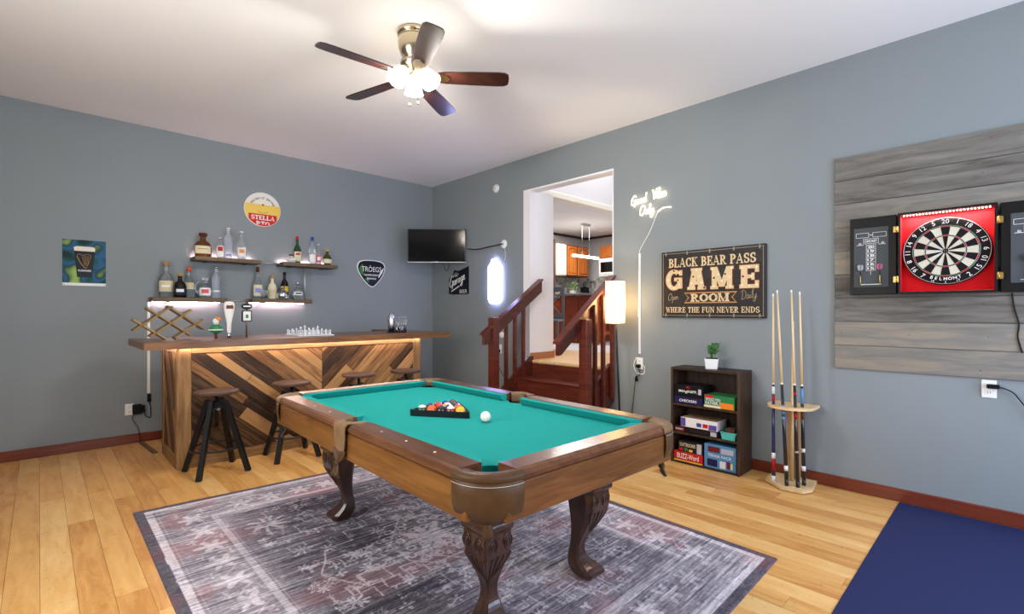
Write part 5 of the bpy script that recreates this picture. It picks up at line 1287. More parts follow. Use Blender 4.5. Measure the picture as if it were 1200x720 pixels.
# ------------------------------------------------------------------ bookshelf with games
bs = thing('bookshelf', 'low rustic brown bookshelf holding board games', 'bookshelf', (XR - .022, 1.876, 0), RZ)
BW, BD, BHh = .302, .275, .855
for x0, x1 in ((-BW, -BW + .02), (BW - .02, BW)):
    mb = MB(); mb.box(x0, x1, -BD, 0, 0, BHh, .002); mb.build('side_panel', 'rustic_brown', bs)
for nm, z0, z1 in (('top_panel', BHh - .02, BHh), ('shelf_board', .515, .533), ('shelf_board', .262, .280), ('shelf_board', .004, .02)):
    mb = MB(); mb.box(-BW + .0202, BW - .0202, -BD + .003, -.008, z0, z1, .002); mb.build(nm, 'rustic_brown', bs)
mb = MB(); mb.box(-BW + .0202, BW - .0202, -.0078, -.001, .004, BHh - .001); mb.build('back_panel', 'rustic_brown', bs)
for n_, c_ in dict(gb_black=(22, 20, 24), gb_navy=(36, 32, 72), gb_white=(228, 226, 224), gb_blue=(52, 74, 150), gb_green=(46, 120, 70), gb_orange=(232, 132, 40), gb_red=(196, 32, 34), gb_purple=(92, 78, 150), gb_teal=(86, 196, 186), gb_sky=(84, 140, 186), gb_brown=(96, 66, 54), gb_yellow=(240, 196, 60), gb_maroon=(110, 38, 40), gb_dark=(40, 34, 34), gb_cream=(226, 212, 176), gb_silver=(180, 182, 190)).items(): M(n_, c_, .35)
def game(name, label, x, z, w, h, d, colour, prints=(), texts=(), y=-.262, rz=0, shelf=None):
    """box lying on a shelf; x,z: bottom centre in the shelf's own frame"""
    wx, wy = XR - .022 + y, 1.876 - x
    t = thing(name, label, 'board game', (wx, wy, z + .0006), RZ + rz, 'board games on the bookshelf')
    mb = MB(); mb.box(-w / 2, w / 2, 0, d, 0, h * .999, .002); mb.build('box', colour, t)
    for x0, x1, z0, z1, c in prints:
        mb = MB(); mb.box(-w / 2 + x0 * w, -w / 2 + x1 * w, -.0012, 0, z0 * h, z1 * h); mb.build('print_panel', c, t)
    for tx_, xx, zz, hh, ww, c in texts:
        mb = MB(); letters(mb, tx_, -w / 2 + xx * w, zz * h, hh, -.0014, width=ww, bold=.012); mb.build('lettering', c, t)
    return t
S1, S2, S3 = .533, .280, .020
game('board_game', 'navy checkers box under the black game on the top shelf', -.145, S1, .262, .062, .20, 'gb_navy', (), [('CHECKERS', .5, .5, .022, .16, 'print_white')])
game('board_game', 'black game box with a red arc above its white lettering', -.145, S1 + .0626, .262, .108, .20, 'gb_black', [(.86, .96, .3, .75, 'gb_silver')], [('IMAgINIFF.', .5, .45, .03, .17, 'print_white'), ('(', .52, .82, .02, .05, 'gb_red')])
game('board_game', 'green and orange party game box with white lettering on the top shelf', .13, S1, .262, .108, .19, 'gb_green', [(.55, .97, .04, .5, 'gb_orange'), (.0, .56, .02, .2, 'gb_cream'), (.02, .3, .75, .98, 'gb_red')], [('WOULD YOU', .30, .66, .026, .13, 'print_white'), ('RATHER..?', .30, .38, .026, .13, 'print_white')], rz=R(-2))
game('board_game', 'long flat black game box with a red end on the middle shelf', -.075, S2, .40, .052, .21, 'gb_black', [(.02, .24, .15, .85, 'gb_maroon'), (.83, .96, .15, .85, 'gb_silver'), (.36, .78, .25, .75, 'gb_dark')], [('MONOPOLY', .13, .5, .013, .07, 'print_white')])
game('board_game', 'white and purple puzzle box on top of the flat black game', -.05, S2 + .0526, .325, .082, .20, 'gb_white', [(.0, .14, .05, .95, 'gb_purple'), (.78, .99, .05, .6, 'gb_purple'), (.62, .76, .2, .6, 'gb_red'), (.45, .58, .2, .6, 'gb_blue')], ())
M('puzzle_art', (150, 120, 90), .4, noise=.6, nscale=30)
mb = MB(); mb.box(-.155, .155, .006, .194, .0822, .0832); mb.build('lid_picture', 'puzzle_art', bpy.data.objects['board_game.004'])
game('board_game', 'red word game box with yellow-edged white lettering on the bottom shelf', -.145, S3, .262, .085, .20, 'gb_red', [(.0, 1.0, .0, .12, 'gb_yellow')], [('BUZZ-Word', .5, .56, .045, .20, 'print_white')])
game('board_game', 'dark patterned party game box above the red word game', -.125, S3 + .0856, .22, .095, .19, 'gb_dark', [(.78, .97, .05, .95, 'gb_silver'), (.05, .2, .1, .35, 'gb_red'), (.25, .4, .1, .4, 'gb_green'), (.45, .6, .1, .3, 'gb_yellow')], [('SCATTERGORIES', .4, .68, .03, .145, 'gb_cream')])
game('board_game', 'large light blue trivia game box standing on the bottom shelf', .137, S3, .268, .20, .12, 'gb_sky', [(.12, .5, .68, .92, 'gb_maroon'), (.54, .92, .68, .9, 'gb_silver'), (.1, .42, .08, .38, 'gb_navy'), (.5, .68, .06, .36, 'gb_white'), (.72, .82, .1, .4, 'gb_maroon'), (.84, .9, .1, .34, 'gb_cream')], [('TRIVIA PACK', .5, .54, .024, .2, 'print_white')])
t = thing('caddy', 'small teal plastic basket on the middle shelf', 'basket', (XR - .022 - .255, 1.876 - .205, S2 + .0006), RZ)
mb = MB(); vs = [(-.052, 0, 0), (.052, 0, 0), (.052, .13, 0), (-.052, .13, 0), (-.062, -.01, .06), (.062, -.01, .06), (.062, .14, .06), (-.062, .14, .06)]
mb.add(vs, [(3, 2, 1, 0), (0, 1, 5, 4), (1, 2, 6, 5), (2, 3, 7, 6), (3, 0, 4, 7)]); mb.build('tray', 'gb_teal', t)
mb = MB(); mb.tube([(-.062, -.01, .06), (.062, -.01, .06), (.062, .14, .06), (-.062, .14, .06)], .005, 6, True); mb.build('tray_rim', 'gb_teal', t)
mb = MB(); mb.box(-.035, .04, .03, .10, .008, .09, .003); o = mb.build('card_box', 'gb_brown', None, (XR - .022 - .255, 1.876 - .205, S2 + .0006)); o.rotation_euler = (0, 0, RZ); tag(o, 'small brown card box standing in the teal basket', 'card box')
# plant
t = thing('potted_plant', 'small green succulent in white square pot on bookshelf', 'plant', (XR - .16, 1.862, BHh + .0005), R(20))
mb = MB(); mb.add([(-.046, -.046, 0), (.046, -.046, 0), (.046, .046, 0), (-.046, .046, 0), (-.056, -.056, .088), (.056, -.056, .088), (.056, .056, .088), (-.056, .056, .088)], [(3, 2, 1, 0), (4, 5, 6, 7), (0, 1, 5, 4), (1, 2, 6, 5), (2, 3, 7, 6), (3, 0, 4, 7)]); mb.build('pot', 'white_plastic', t)
M('soil', (54, 42, 32), .9); M('leaf', (70, 124, 58), .45, noise=.25, nscale=30)
mb = MB(); mb.box(-.050, .050, -.050, .050, .0882, .091); mb.build('soil', 'soil', t)
rl = random.Random(9)
for st_ in range(5):
    ox, oy = rl.uniform(-.025, .025), rl.uniform(-.025, .025); lean = Vector((ox * 1.6 + rl.uniform(-.02, .02), oy * 1.6, .10 + rl.uniform(0, .04)))
    mb = MB(); mb.tube([(ox, oy, .086), tuple(Vector((ox, oy, .086)) + lean * .9)], .003, 5); sm = mb.build('stem', 'leaf', t)
    for k in range(11):
        f = .25 + .075 * k; base_ = Vector((ox, oy, .086)) + lean * min(f, .92); a = k * 2.4; d = Vector((math.cos(a), math.sin(a), .75)).normalized() * (.052 - .0016 * k)
        mb = MB(); s_ = d.cross(Vector((0, 0, 1))).normalized() * .014; nn = s_.cross(d).normalized() * .006
        p0, p1, p2 = base_, base_ + d * .55, base_ + d
        mb.add([tuple(p0), tuple(p1 + s_), tuple(p2), tuple(p1 - s_), tuple(p1 + nn), tuple(p1 - nn)], [(0, 1, 4), (1, 2, 4), (2, 3, 4), (3, 0, 4), (1, 0, 5), (2, 1, 5), (3, 2, 5), (0, 3, 5)], smooth=True); mb.build('leaf', 'leaf', sm)
# ------------------------------------------------------------------ cue rack and cues
cr = thing('cue_rack', 'pale pine cue stand with round-fronted top plate against the wall', 'cue rack', (4.21, 1.225, 0))
mb = MB(); mb.prism([(-.155, -.13), (-.165, .02), (-.04, .165), (.10, .175), (.175, .155), (.175, -.14), (-.06, -.17)], 'xy', .006, .028); mb.build('base_plate', 'pine', cr)
for x, y in ((-.11, -.1), (-.08, .1), (.14, .12), (.14, -.11)):
    mb = MB(); mb.lathe([(.012, 0), (.014, .006)], (x, y, 0), 10); mb.build('foot', 'black_plastic', cr)
mb = MB(); arc = [(.16, .165)] + [(.02 + .15 * math.cos(a) - .0, .165 * math.sin(a)) for a in [R(90 + i * 10) for i in range(19)]] + [(.16, -.165)]
mb.prism(arc, 'xy', .605, .625); mb.build('top_plate', 'pine', cr)
mb = MB(); mb.box(.085, .11, -.045, .045, .028, .605, .003); mb.build('post', 'pine_post', cr)
M('cue_black', (20, 22, 32), .3, coat=.4); M('cue_navy', (28, 40, 92), .3, coat=.4); M('cue_blue', (86, 132, 190), .3, coat=.4); M('cue_red', (170, 30, 36), .35)
def cue(p0, p1, label, bands, butt='cue_black', plain=False):
    a, b = Vector(p0), Vector(p1); t = thing('pool_cue', label, 'pool cue', p0, 0, 'pool cues in the stand'); L_ = (b - a); ln = L_.length
    rr = lambda f: .0145 - .0085 * f
    def seg(nm, f0, f1, mt, g=0): 
        mb = MB(); mb.cyl(tuple(L_ * f0), tuple(L_ * f1), rr(f0) + g, rr(f1) + g, 12); return mb.build(nm, mt, t)
    if plain: seg('shaft', 0, .985, 'cue_maple')
    else:
        seg('butt', .03, .51, butt); seg('bumper', 0, .03, bands[0]); seg('shaft', .52, .985, 'cue_maple'); seg('joint_collar', .51, .52, 'pearl')
        for f0, f1, mt in bands[1:]: seg('band', f0, f1, mt, .0006)
    seg('tip', .985, 1, 'cap_white' if not plain else 'cue_navy')
z0 = .0285
cue((4.13, 1.318, z0), (4.22, 1.35, 1.50), 'navy-butted pool cue with white bumper in the stand', ['cap_white', (.06, .12, 'cue_red'), (.12, .15, 'cap_white'), (.46, .50, 'cap_white'), (.42, .45, 'cue_red')], 'cue_navy')
cue((4.10, 1.215, z0), (4.17, 1.305, 1.525), 'black pool cue with pale blue slanted rings in the stand', ['cue_black', (.33, .345, 'cue_blue'), (.36, .375, 'cue_blue'), (.39, .405, 'cue_blue'), (.075, .10, 'cap_white')])
cue((4.12, 1.145, z0), (4.19, 1.21, 1.525), 'black pool cue with two red rings in the stand', ['cue_black', (.34, .37, 'cue_red'), (.46, .475, 'cue_red'), (.17, .18, 'galv')])
cue((4.20, 1.125, z0), (4.20, 1.155, 1.51), 'black and blue marbled pool cue in the stand', ['cue_black', (.42, .5, 'cue_blue'), (.34, .38, 'cap_brown'), (.17, .19, 'pearl'), (.075, .10, 'cap_white')])
cue((4.25, 1.225, z0), (4.27, 1.22, 1.30), 'short plain maple cue behind the others in the stand', [], plain=True)
# ------------------------------------------------------------------ dartboard wall
db = thing('dart_backboard', 'grey weathered plank backboard behind the dartboard', 'backboard', (XR, .334, 0), RZ)
Z0, Z1, NP = .925, 2.53, 9; ph = (Z1 - Z0) / NP
for k in range(NP):
    mb = MB(); mb.box(-.635, .635, -.019 - .0012 * ((k * 5) % 3), -.0005, -ph / 2 + .0012, ph / 2 - .0012, .0025); mb.build('plank', 'grey_board', db, (0, 0, Z0 + ph * (k + .5)))
    for x in (-.60, -.2, .2):
        mb = MB(); mb.sphere((x + .012 * ((k * 3) % 5 - 2), -.0215, Z0 + ph * (k + .5) + .04 * (((k * 7) % 3) - 1)), .003, 6); mb.build('nail', 'black_metal', db)
XD = XR - .0215
dc = thing('dart_cabinet', 'open black dart cabinet with red interior and chalk scoreboards', 'dart cabinet', (XD - .0025, .325, 1.763), RZ)
CW, CH, CD = .247, .281, .085
M('cab_black', (20, 19, 19), .4); M('felt_red', (196, 18, 26), .8, bump=.2, bscale=700); M('chalk_grey', (74, 78, 80), .7)
mb = MB(); mb.box(-CW, CW, -.012, -.0005, -CH, CH); mb.build('back_panel', 'felt_red', dc)
for x0, x1, z0, z1 in ((-CW, -CW + .014, -CH, CH), (CW - .014, CW, -CH, CH), (-CW + .014, CW - .014, CH - .014, CH), (-CW + .014, CW - .014, -CH, -CH + .014)):
    mb = MB(); mb.box(x0, x1, -CD, -.0121, z0, z1, .002); mb.build('side', 'cab_black', dc)
for x0, x1, z0, z1 in ((-CW + .0141, -CW + .016, -CH + .014, CH - .014), (CW - .016, CW - .0141, -CH + .014, CH - .014), (-CW + .016, CW - .016, -CH + .0141, -CH + .016)):
    mb = MB(); mb.box(x0, x1, -CD + .004, -.0122, z0, z1); mb.build('felt_lining', 'felt_red', dc)
M('led_pink', (255, 232, 220), .4, emit=14, ecol=(255, 206, 190))
mb = MB(); mb.box(-CW + .02, CW - .03, -.055, -.045, CH - .0165, CH - .0142); ls = mb.build('light_strip', 'galv', dc)
for k in range(26):
    mb = MB(); mb.sphere((-CW + .03 + k * .0172, -.05, CH - .020), .0042, 8); mb.build('led', 'led_pink', ls)
def door(sx):
    x0, x1 = (CW + .012, CW + .012 + .275) if sx > 0 else (-CW - .012 - .275, -CW - .012)
    fr = MB(); fr.box(x0, x1, -.045, -.001, -CH, CH, .003); d = fr.build('door', 'cab_black', dc)
    px0, px1, pz0, pz1 = x0 + .025, x1 - .045, -CH + .055, CH - .075
    if sx > 0: px0, px1 = x0 + .045, x1 - .025
    mb = MB(); mb.box(px0, px1, -.0475, -.0451, pz0, pz1, .001); mb.build('chalk_panel', 'chalk_grey', d)
    w, h = px1 - px0, pz1 - pz0; X = lambda f: px0 + f * w; Zf = lambda f: pz1 - f * h; yy = -.0478
    def fr_box(mb, a, b, c, e, t=.0022):
        for q in ((a, b, c, c + t), (a, b, e - t, e), (a, a + t, c, e), (b - t, b, c, e)): mb.box(q[0], q[1], yy - .0006, yy, q[2], q[3])
    mb = MB(); fr_box(mb, X(.06), X(.44), Zf(.165), Zf(.085)); fr_box(mb, X(.55), X(.94), Zf(.165), Zf(.085)); mb.box(X(.46), X(.53), yy - .0006, yy, Zf(.13), Zf(.12))
    fr_box(mb, X(.28), X(.72), Zf(.27), Zf(.185)); mb.box(X(.08), X(.28), yy - .0006, yy, Zf(.29), Zf(.283)); mb.box(X(.72), X(.92), yy - .0006, yy, Zf(.29), Zf(.283))
    for k in range(7): mb.box(X(.36), X(.64), yy - .0006, yy, Zf(.29 + .072 * k) - .001, Zf(.29 + .072 * k) + .001)
    for xx in (.36, .485, .63): mb.box(X(xx), X(xx) + .002, yy - .0006, yy, Zf(.29 + .072 * (7 if xx == .485 else 6)), Zf(.29))
    mb.build('score_lines', 'print_white', d)
    mb = MB(); letters(mb, 'CRICKET', X(.5), Zf(.228), .018, yy - .0004, width=w * .36, bold=.02)
    for k, nn in enumerate(('20', '19', '18', '17', '16', '15')): letters(mb, nn, X(.5), Zf(.326 + .072 * k), .019, yy - .0008, width=w * .2, bold=.02)
    letters(mb, '01', X(.18), Zf(.265), .014, yy - .0004, bold=.02); letters(mb, '01', X(.84), Zf(.265), .014, yy - .0004, bold=.02); mb.build('lettering', 'print_white', d)
    mb = MB(); mb.box(X(.2), X(.8), yy - .008, yy, Zf(.965), Zf(.95), .001); mb.build('dart_holder', 'galv', d)
    for z in (-.18, .17):
        mb = MB(); xa = CW - .004 if sx > 0 else -CW - .026
        mb.box(xa, xa + .03, -.0895, -.0455, z - .022, z + .022, .002); mb.cyl((sx * (CW + .006), -.09, z - .024), (sx * (CW + .006), -.09, z + .024), .005, n=8); mb.build('hinge', 'brass', d)
    return X, Zf
XL, ZL = door(-1); XRr, ZR = door(1)
l = bpy.data.lights.new('dart_strip_light', 'AREA'); l.shape = 'RECTANGLE'; l.size = .42; l.size_y = .01; l.energy = 5; l.color = (1, .72, .62)
o = bpy.data.objects.new('dart_strip_light', l); COL.objects.link(o); o.location = (XD - .055, .325, 1.763 + CH - .026); o.rotation_euler = (0, 0, RZ)
# darts standing in the doors' holders
M('flight_grey', (168, 166, 172), .4); M('flight_pink', (176, 96, 128), .4); M('flight_dark', (54, 54, 60), .4)
def dart(lx, lz, fl, label):
    wy = .325 - lx; t = thing('dart', label, 'dart', (XD - .06, wy, 1.763 + lz), RZ, 'darts in the cabinet doors')
    mb = MB(); mb.lathe([(.0006, -.16), (.0016, -.13), (.0035, -.128), (.0042, -.10), (.0042, -.07), (.003, -.065)], n=8); mb.build('barrel', 'brass', t)
    mb = MB(); mb.cyl((0, 0, -.065), (0, 0, -.02), .0022, n=6); mb.build('shaft', 'black_plastic', t)
    for k in range(2):
        a = k * PI / 2 + .6; dx, dy = math.cos(a), math.sin(a); mb = MB()
        pts = [(0, -.03), (.017, -.018), (.02, .008), (.012, .016), (-.012, .016), (-.02, .008), (-.017, -.018)]
        mb.prism(pts, 'xz', -.0004, .0004); mb.v = [(x * dx - y * dy, x * dy + y * dx, z) for x, y, z in mb.v]; mb.build('flight', fl, t)
dart(XL(.20), ZL(.66), 'flight_grey', 'dart with pale grey flights in the scoreboard beside the sign'); dart(XL(.76), ZL(.655), 'flight_pink', 'dart with pinkish flights in the scoreboard beside the red panel'); dart(XRr(.35), ZR(.64), 'flight_dark', 'dart with dark flights in the far scoreboard door')
# dartboard
bd = thing('dartboard', 'round bristle dartboard with black and cream segments', 'dartboard', (XD - .0155, .325, 1.763), RZ)
M('db_black', (24, 22, 22), .8); M('db_cream', (206, 200, 180), .8); M('db_red', (168, 30, 32), .8); M('db_green', (34, 108, 66), .8); M('wire', (196, 196, 196), .3, .8)
RB = .2255
mb = MB(); mb.lathe([(RB, 0), (RB, .036), (RB - .003, .038), (.0001, .038)], n=64); mb.v = [(x, -z, y) for x, y, z in mb.v]; mb.build('board', 'db_black', bd)
def sector(r0, r1, a0, a1, y, mt, nm, n=4):
    mb = MB(); vs = []
    for i in range(n + 1):
        a = a0 + (a1 - a0) * i / n; vs += [(r0 * math.cos(a), y, r0 * math.sin(a)), (r1 * math.cos(a), y, r1 * math.sin(a))]
    mb.add(vs, [(2 * i, 2 * i + 1, 2 * i + 3, 2 * i + 2) for i in range(n)]); return mb.build(nm, mt, bd)
SCN = [20, 1, 18, 4, 13, 6, 10, 15, 2, 17, 3, 19, 7, 16, 8, 11, 14, 9, 12, 5]
for k in range(20):
    a = PI / 2 - k * PI / 10; a0, a1 = a - PI / 20, a + PI / 20
    c1, c2 = ('db_black', 'db_red') if k % 2 == 0 else ('db_cream', 'db_green')
    sector(.016, .099, a0, a1, -.0385, c1, 'segment'); sector(.107, .162, a0, a1, -.0385, c1, 'segment'); sector(.099, .107, a0, a1, -.0386, c2, 'treble_segment'); sector(.162, .170, a0, a1, -.0386, c2, 'double_segment')
    nr, nh = (.2085, .014) if SCN[k] in (17, 3, 19) else (.197, .028)
    mb = MB(); letters(mb, str(SCN[k]), nr * math.cos(a), nr * math.sin(a), nh, -.0385, rot=a - PI / 2 if math.sin(a) > -.2 else a + PI / 2, bold=.0); mb.build('number', 'print_white', bd)
mb = MB(); mb.lathe([(.0001, .0387), (.016, .0387)], n=20); mb.v = [(x, -z, y) for x, y, z in mb.v]; mb.build('outer_bull', 'db_green', bd)
mb = MB(); mb.lathe([(.0001, .039), (.0065, .039)], n=16); mb.v = [(x, -z, y) for x, y, z in mb.v]; mb.build('bull', 'db_red', bd)
mb = MB()
for r_ in (.0065, .016, .099, .107, .162, .170): mb.tube([(r_ * math.cos(i * PI / 24), -.0395, r_ * math.sin(i * PI / 24)) for i in range(48)], .0008, 4, True)
for k in range(20):
    a = PI / 2 - PI / 20 - k * PI / 10; mb.cyl((.016 * math.cos(a), -.0395, .016 * math.sin(a)), (.172 * math.cos(a), -.0395, .172 * math.sin(a)), .0008, n=4)
mb.build('spider_wire', 'wire', bd)['kind'] = 'stuff'
mb = MB(); mb.tube([(.219 * math.cos(i * PI / 32), -.0405, .219 * math.sin(i * PI / 32)) for i in range(64)], .0016, 5, True); mb.build('number_ring', 'wire', bd)
mb = MB()
for i, ch in enumerate('BELMONT'):
    a = R(-90 - 22 + i * 44 / 6); letters(mb, ch,   .186 * math.cos(a), .186 * math.sin(a), .02, -.0388, rot=a + PI / 2, bold=.015)
mb.build('lettering', 'print_white', bd)
# outlet with phone-charger style plug under the backboard
rY_, rZ_ = at_X(1159, 456, XR); outlet('white wall outlet under the dart backboard', (XR, rY_, rZ_), RZ)
mb = MB(); mb.box(XR - .06, XR - .0105, rY_ - .05, rY_ + .01, rZ_ + .008, rZ_ + .034, .004); tag(mb.build('power_plug', 'black_plastic'), 'black plug in the outlet under the dart backboard', 'plug')
cord('black cord running from the plug under the dart backboard', [(XR - .04, rY_ - .05, rZ_ + .02), (XR - .03, rY_ - .11, rZ_ - .01), (XR - .03, rY_ - .17, rZ_ - .1), (XR - .03, rY_ - .24, rZ_ - .15), (XR - .03, rY_ - .35, rZ_ + .2), (XR - .03, rY_ - .42, rZ_ + .4)], .004)
cY_, _ = at_X(1190, 360, XD)
cord('black cord hanging down the backboard from the dart cabinet', [(XD - .006, cY_ + .015, 1.475), (XD - .006, cY_ + .005, 1.38), (XD - .006, cY_ - .015, 1.28), (XD - .006, cY_ - .01, 1.2), (XD - .006, cY_ - .03, 1.1)], .004)
# ------------------------------------------------------------------ ceiling fan
fan = thing('ceiling_fan', 'five-blade ceiling fan with brass body and three lit glass shades', 'ceiling fan', (1.87, 2.908, CEIL))
mb = MB(); mb.lathe([(.108, -.0005), (.115, -.015), (.112, -.032), (.10, -.036), (.10, -.045), (.105, -.05), (.108, -.07), (.104, -.12), (.088, -.165), (.07, -.19), (.07, -.205)], n=32); mb.build('motor_housing', 'nickel', fan)
mb = MB(); mb.lathe([(.07, -.205), (.09, -.21), (.09, -.235), (.06, -.25), (.055, -.285), (.04, -.30), (.0001, -.302)], n=28); mb.build('light_fitter', 'nickel', fan)
M('shade_glass', (255, 246, 232), .4, emit=13, ecol=(255, 242, 224))
for k in range(5):
    a = R(175.5 - 72 * k); T_ = Matrix.Rotation(a, 4, 'Z') @ Matrix.Translation((0, 0, -.312)) @ Matrix.Rotation(R(-12), 4, 'X')
    mb = MB(T_); pr = [(.17, .050), (.22, .058), (.40, .066), (.58, .070), (.63, .066), (.655, .05), (.66, .02)]
    poly = [(x, w) for x, w in pr] + [(x, -w) for x, w in reversed(pr)]
    mb.prism(poly, 'xy', -.004, .004); b_ = mb.build('blade', 'blade_wood', fan)
    mb = MB(T_); mb.prism([(.06, .018), (.13, .014), (.18, .04), (.23, .032), (.25, .0), (.23, -.032), (.18, -.04), (.13, -.014), (.06, -.018)], 'xy', -.0085, -.0045); mb.build('blade_bracket', 'nickel', b_)
for k in range(3):
    a = R(-63 + 120 * k); d = Vector((math.cos(a), math.sin(a), 0))
    Tm = Matrix.Translation((d.x * .055, d.y * .055, -.265)) @ Matrix.Rotation(a, 4, 'Z') @ Matrix.Rotation(R(180 - 38), 4, 'Y')
    mb = MB(Tm); mb.lathe([(.024, -.01), (.03, .01), (.03, .03)], n=16); ho = mb.build('shade_holder', 'nickel', fan)
    mb = MB(Tm); mb.lathe([(.026, .022), (.046, .045), (.057, .082), (.058, .11), (.067, .138)], n=20); mb.f = mb.f[:80]; mb.m = mb.m[:80]; mb.s = mb.s[:80]; mb.build('glass_shade', 'shade_glass', fan)
    mb = MB(Tm); mb.sphere((0, 0, .085), .03, 12); mb.build('bulb', 'bulb_warm', fan)
    l = bpy.data.lights.new('fan_light', 'POINT'); l.energy = 44; l.color = (1, .95, .88); l.shadow_soft_size = .03
    o = bpy.data.objects.new('fan_light', l); COL.objects.link(o); p = Tm @ Vector((0, 0, .128)); o.location = Vector((1.87, 2.908, CEIL)) + p
for dx, ln in ((-.02, .20), (.02, .19)):
    mb = MB(); mb.cyl((dx, -dx, -.30), (dx, -dx, -.30 - ln), .0018, n=5); mb.sphere((dx, -dx, -.305 - ln), .009, 8, sz=1.5); mb.build('pull_chain', 'nickel', fan)
# ------------------------------------------------------------------ kitchen seen through the opening
KF = DZ0
wood('cabinet_body', [(96, 46, 18), (120, 62, 24)], .5, (9, 9, 1), 2.2, .1, bump=0)
M('fridge_cream', (236, 226, 208), .4)
M('panel_line', (120, 62, 24), .5)
def upper_cabinet(x0, x1, z0, z1, label, oak=True):
    t = thing('wall_cabinet', label, 'cabinet', ((x0 + x1) / 2, KY - .33, z0), 0, 'kitchen wall cabinets'); w = (x1 - x0) / 2 - .003; h = z1 - z0
    mb = MB(); mb.box(-w, w, 0, .326, 0, h); mb.build('body', 'cabinet_body' if oak else 'fridge_cream', t)
    mb = MB(); mb.box(-w + .02, w - .02, -.02, -.001, .02, h - .02, .004); d = mb.build('door', 'cabinet_oak' if oak else 'fridge_cream', t)
    if not oak: return
    arch = [(-w + .07, .075), (w - .07, .075)] + [((w - .07) * math.cos(R(i * 15)), h - .14 + .06 * math.sin(R(i * 15))) for i in range(13)]
    big = [(a * 1.09, .44 * h + (b - .44 * h) * 1.06) for a, b in arch]; mb = MB(); mb.prism(big, 'xz', -.022, -.0205); mb.build('panel_groove', 'cabinet_body', d)
    mb = MB(); mb.prism(arch, 'xz', -.030, -.0221); mb.build('raised_panel', 'cabinet_oak', d)
    mb = MB(); mb.sphere((w - .04, -.026, .07), .012, 8); mb.build('knob', 'brass', d)
ux = [8.55, 9.0, 9.45]
upper_cabinet(8.20, 8.52, 2.16, 2.86, 'cream kitchen wall cabinet beside the dark door frame', False)
upper_cabinet(8.52, 8.90, 2.16, 2.86, 'oak kitchen wall cabinet beside the cream cabinet')
upper_cabinet(8.90, 9.32, 2.16, 2.86, 'oak kitchen wall cabinet in the corner beside the microwave')
t = thing('wall_cabinet', 'small oak cabinet above the white microwave', 'cabinet', (KX - .33, 6.33, 2.58), RZ)
mb = MB(); mb.box(-.36, .36, 0, .326, 0, .28); mb.build('body', 'cabinet_oak', t)
for sx in (-1, 1): mb = MB(); mb.box(min(0, sx * .35) + .004, max(0, sx * .35) - .004, -.02, -.001, .012, .268, .004); mb.build('door', 'cabinet_oak', t)
t = thing('microwave', 'white microwave under the small oak cabinet', 'microwave', (KX - .38, 6.33, 2.16), RZ)
mb = MB(); mb.box(-.36, .36, 0, .375, 0, .41, .006); mb.build('body', 'white_plastic', t)
mb = MB(); mb.box(-.34, .17, -.02, -.001, .04, .37, .005); d = mb.build('door', 'white_plastic', t)
mb = MB(); mb.box(-.29, .12, -.023, -.0205, .09, .32); mb.build('window', 'screen', d)
mb = MB(); mb.box(.19, .34, -.008, -.001, .05, .36); mb.build('control_panel', 'galv', t)
# backsplash, base cabinets, worktop
m = bpy.data.materials.new('mosaic'); m.use_nodes = True; nt = m.node_tree; b = nt.nodes['Principled BSDF']; b.inputs['Roughness'].default_value = .3
tc = nt.nodes.new('ShaderNodeTexCoord'); ck = nt.nodes.new('ShaderNodeTexVoronoi'); ck.inputs['Scale'].default_value = 16; ck.inputs['Randomness'].default_value = .25; rp = nt.nodes.new('ShaderNodeValToRGB')
rp.color_ramp.elements[0].color = srgb(96, 92, 96); rp.color_ramp.elements[1].color = srgb(226, 222, 216)
nt.links.new(tc.outputs['Object'], ck.inputs['Vector']); nt.links.new(ck.outputs['Color'], rp.inputs['Fac']); nt.links.new(rp.outputs['Color'], b.inputs['Base Color']); MATS['mosaic'] = m
mb = MB(); mb.box(7.6, KX - .0125, KY - .012, KY - .0005, KF + .92, 2.155); mb.box(KX - .012, KX - .0005, 5.4, KY - .0125, KF + .92, 2.155); tag(mb.build('tile_backsplash', 'mosaic'), 'grey and white mosaic backsplash below the oak cabinets', 'backsplash')
def base_cabinet(loc, rz, w, label):
    t = thing('base_cabinet', label, 'cabinet', loc, rz, 'kitchen base cabinets'); w2 = w / 2 - .002
    M('cherry', (124, 54, 30), .4, noise=.15)
    mb = MB(); mb.box(-w2, w2, 0, .57, 0, .875); mb.build('body', 'cherry', t)
    mb = MB(); mb.box(-w2 + .015, w2 - .015, -.02, -.001, .70, .86, .004); d = mb.build('drawer', 'cherry', t); mb = MB(); mb.sphere((0, -.03, .78), .013, 8); mb.build('knob', 'brass', d)
    mb = MB(); mb.box(-w2 + .015, w2 - .015, -.02, -.001, .10, .69, .004); d = mb.build('door', 'cherry', t); mb = MB(); mb.sphere((w2 - .05, -.03, .6), .013, 8); mb.build('knob', 'brass', d)
for k, lab in enumerate(('cherry base cabinet nearest the dark kitchen door frame', 'second cherry base cabinet from the kitchen door frame', 'third cherry base cabinet, below the white flower pot')):
    base_cabinet((8.05 + .52 * k, KY - .59, KF + .0005), 0, .52, lab)
for k, lab in enumerate(('cherry base cabinet below the microwave', 'cherry base cabinet beyond the microwave wall run')):
    base_cabinet((KX - .59, 6.45 - .55 * k, KF + .0005), RZ, .55, lab)
M('granite', (112, 104, 100), .25, noise=.4, nscale=60)
mb = MB(); mb.prism([(7.78, KY - .63), (KX - .63, KY - .63), (KX - .63, 5.6), (KX - .014, 5.6), (KX - .014, KY - .014), (7.78, KY - .014)], 'xy', KF + .877, KF + .915); tag(mb.build('kitchen_worktop', 'granite'), 'speckled grey worktop on the cherry base cabinets', 'worktop')
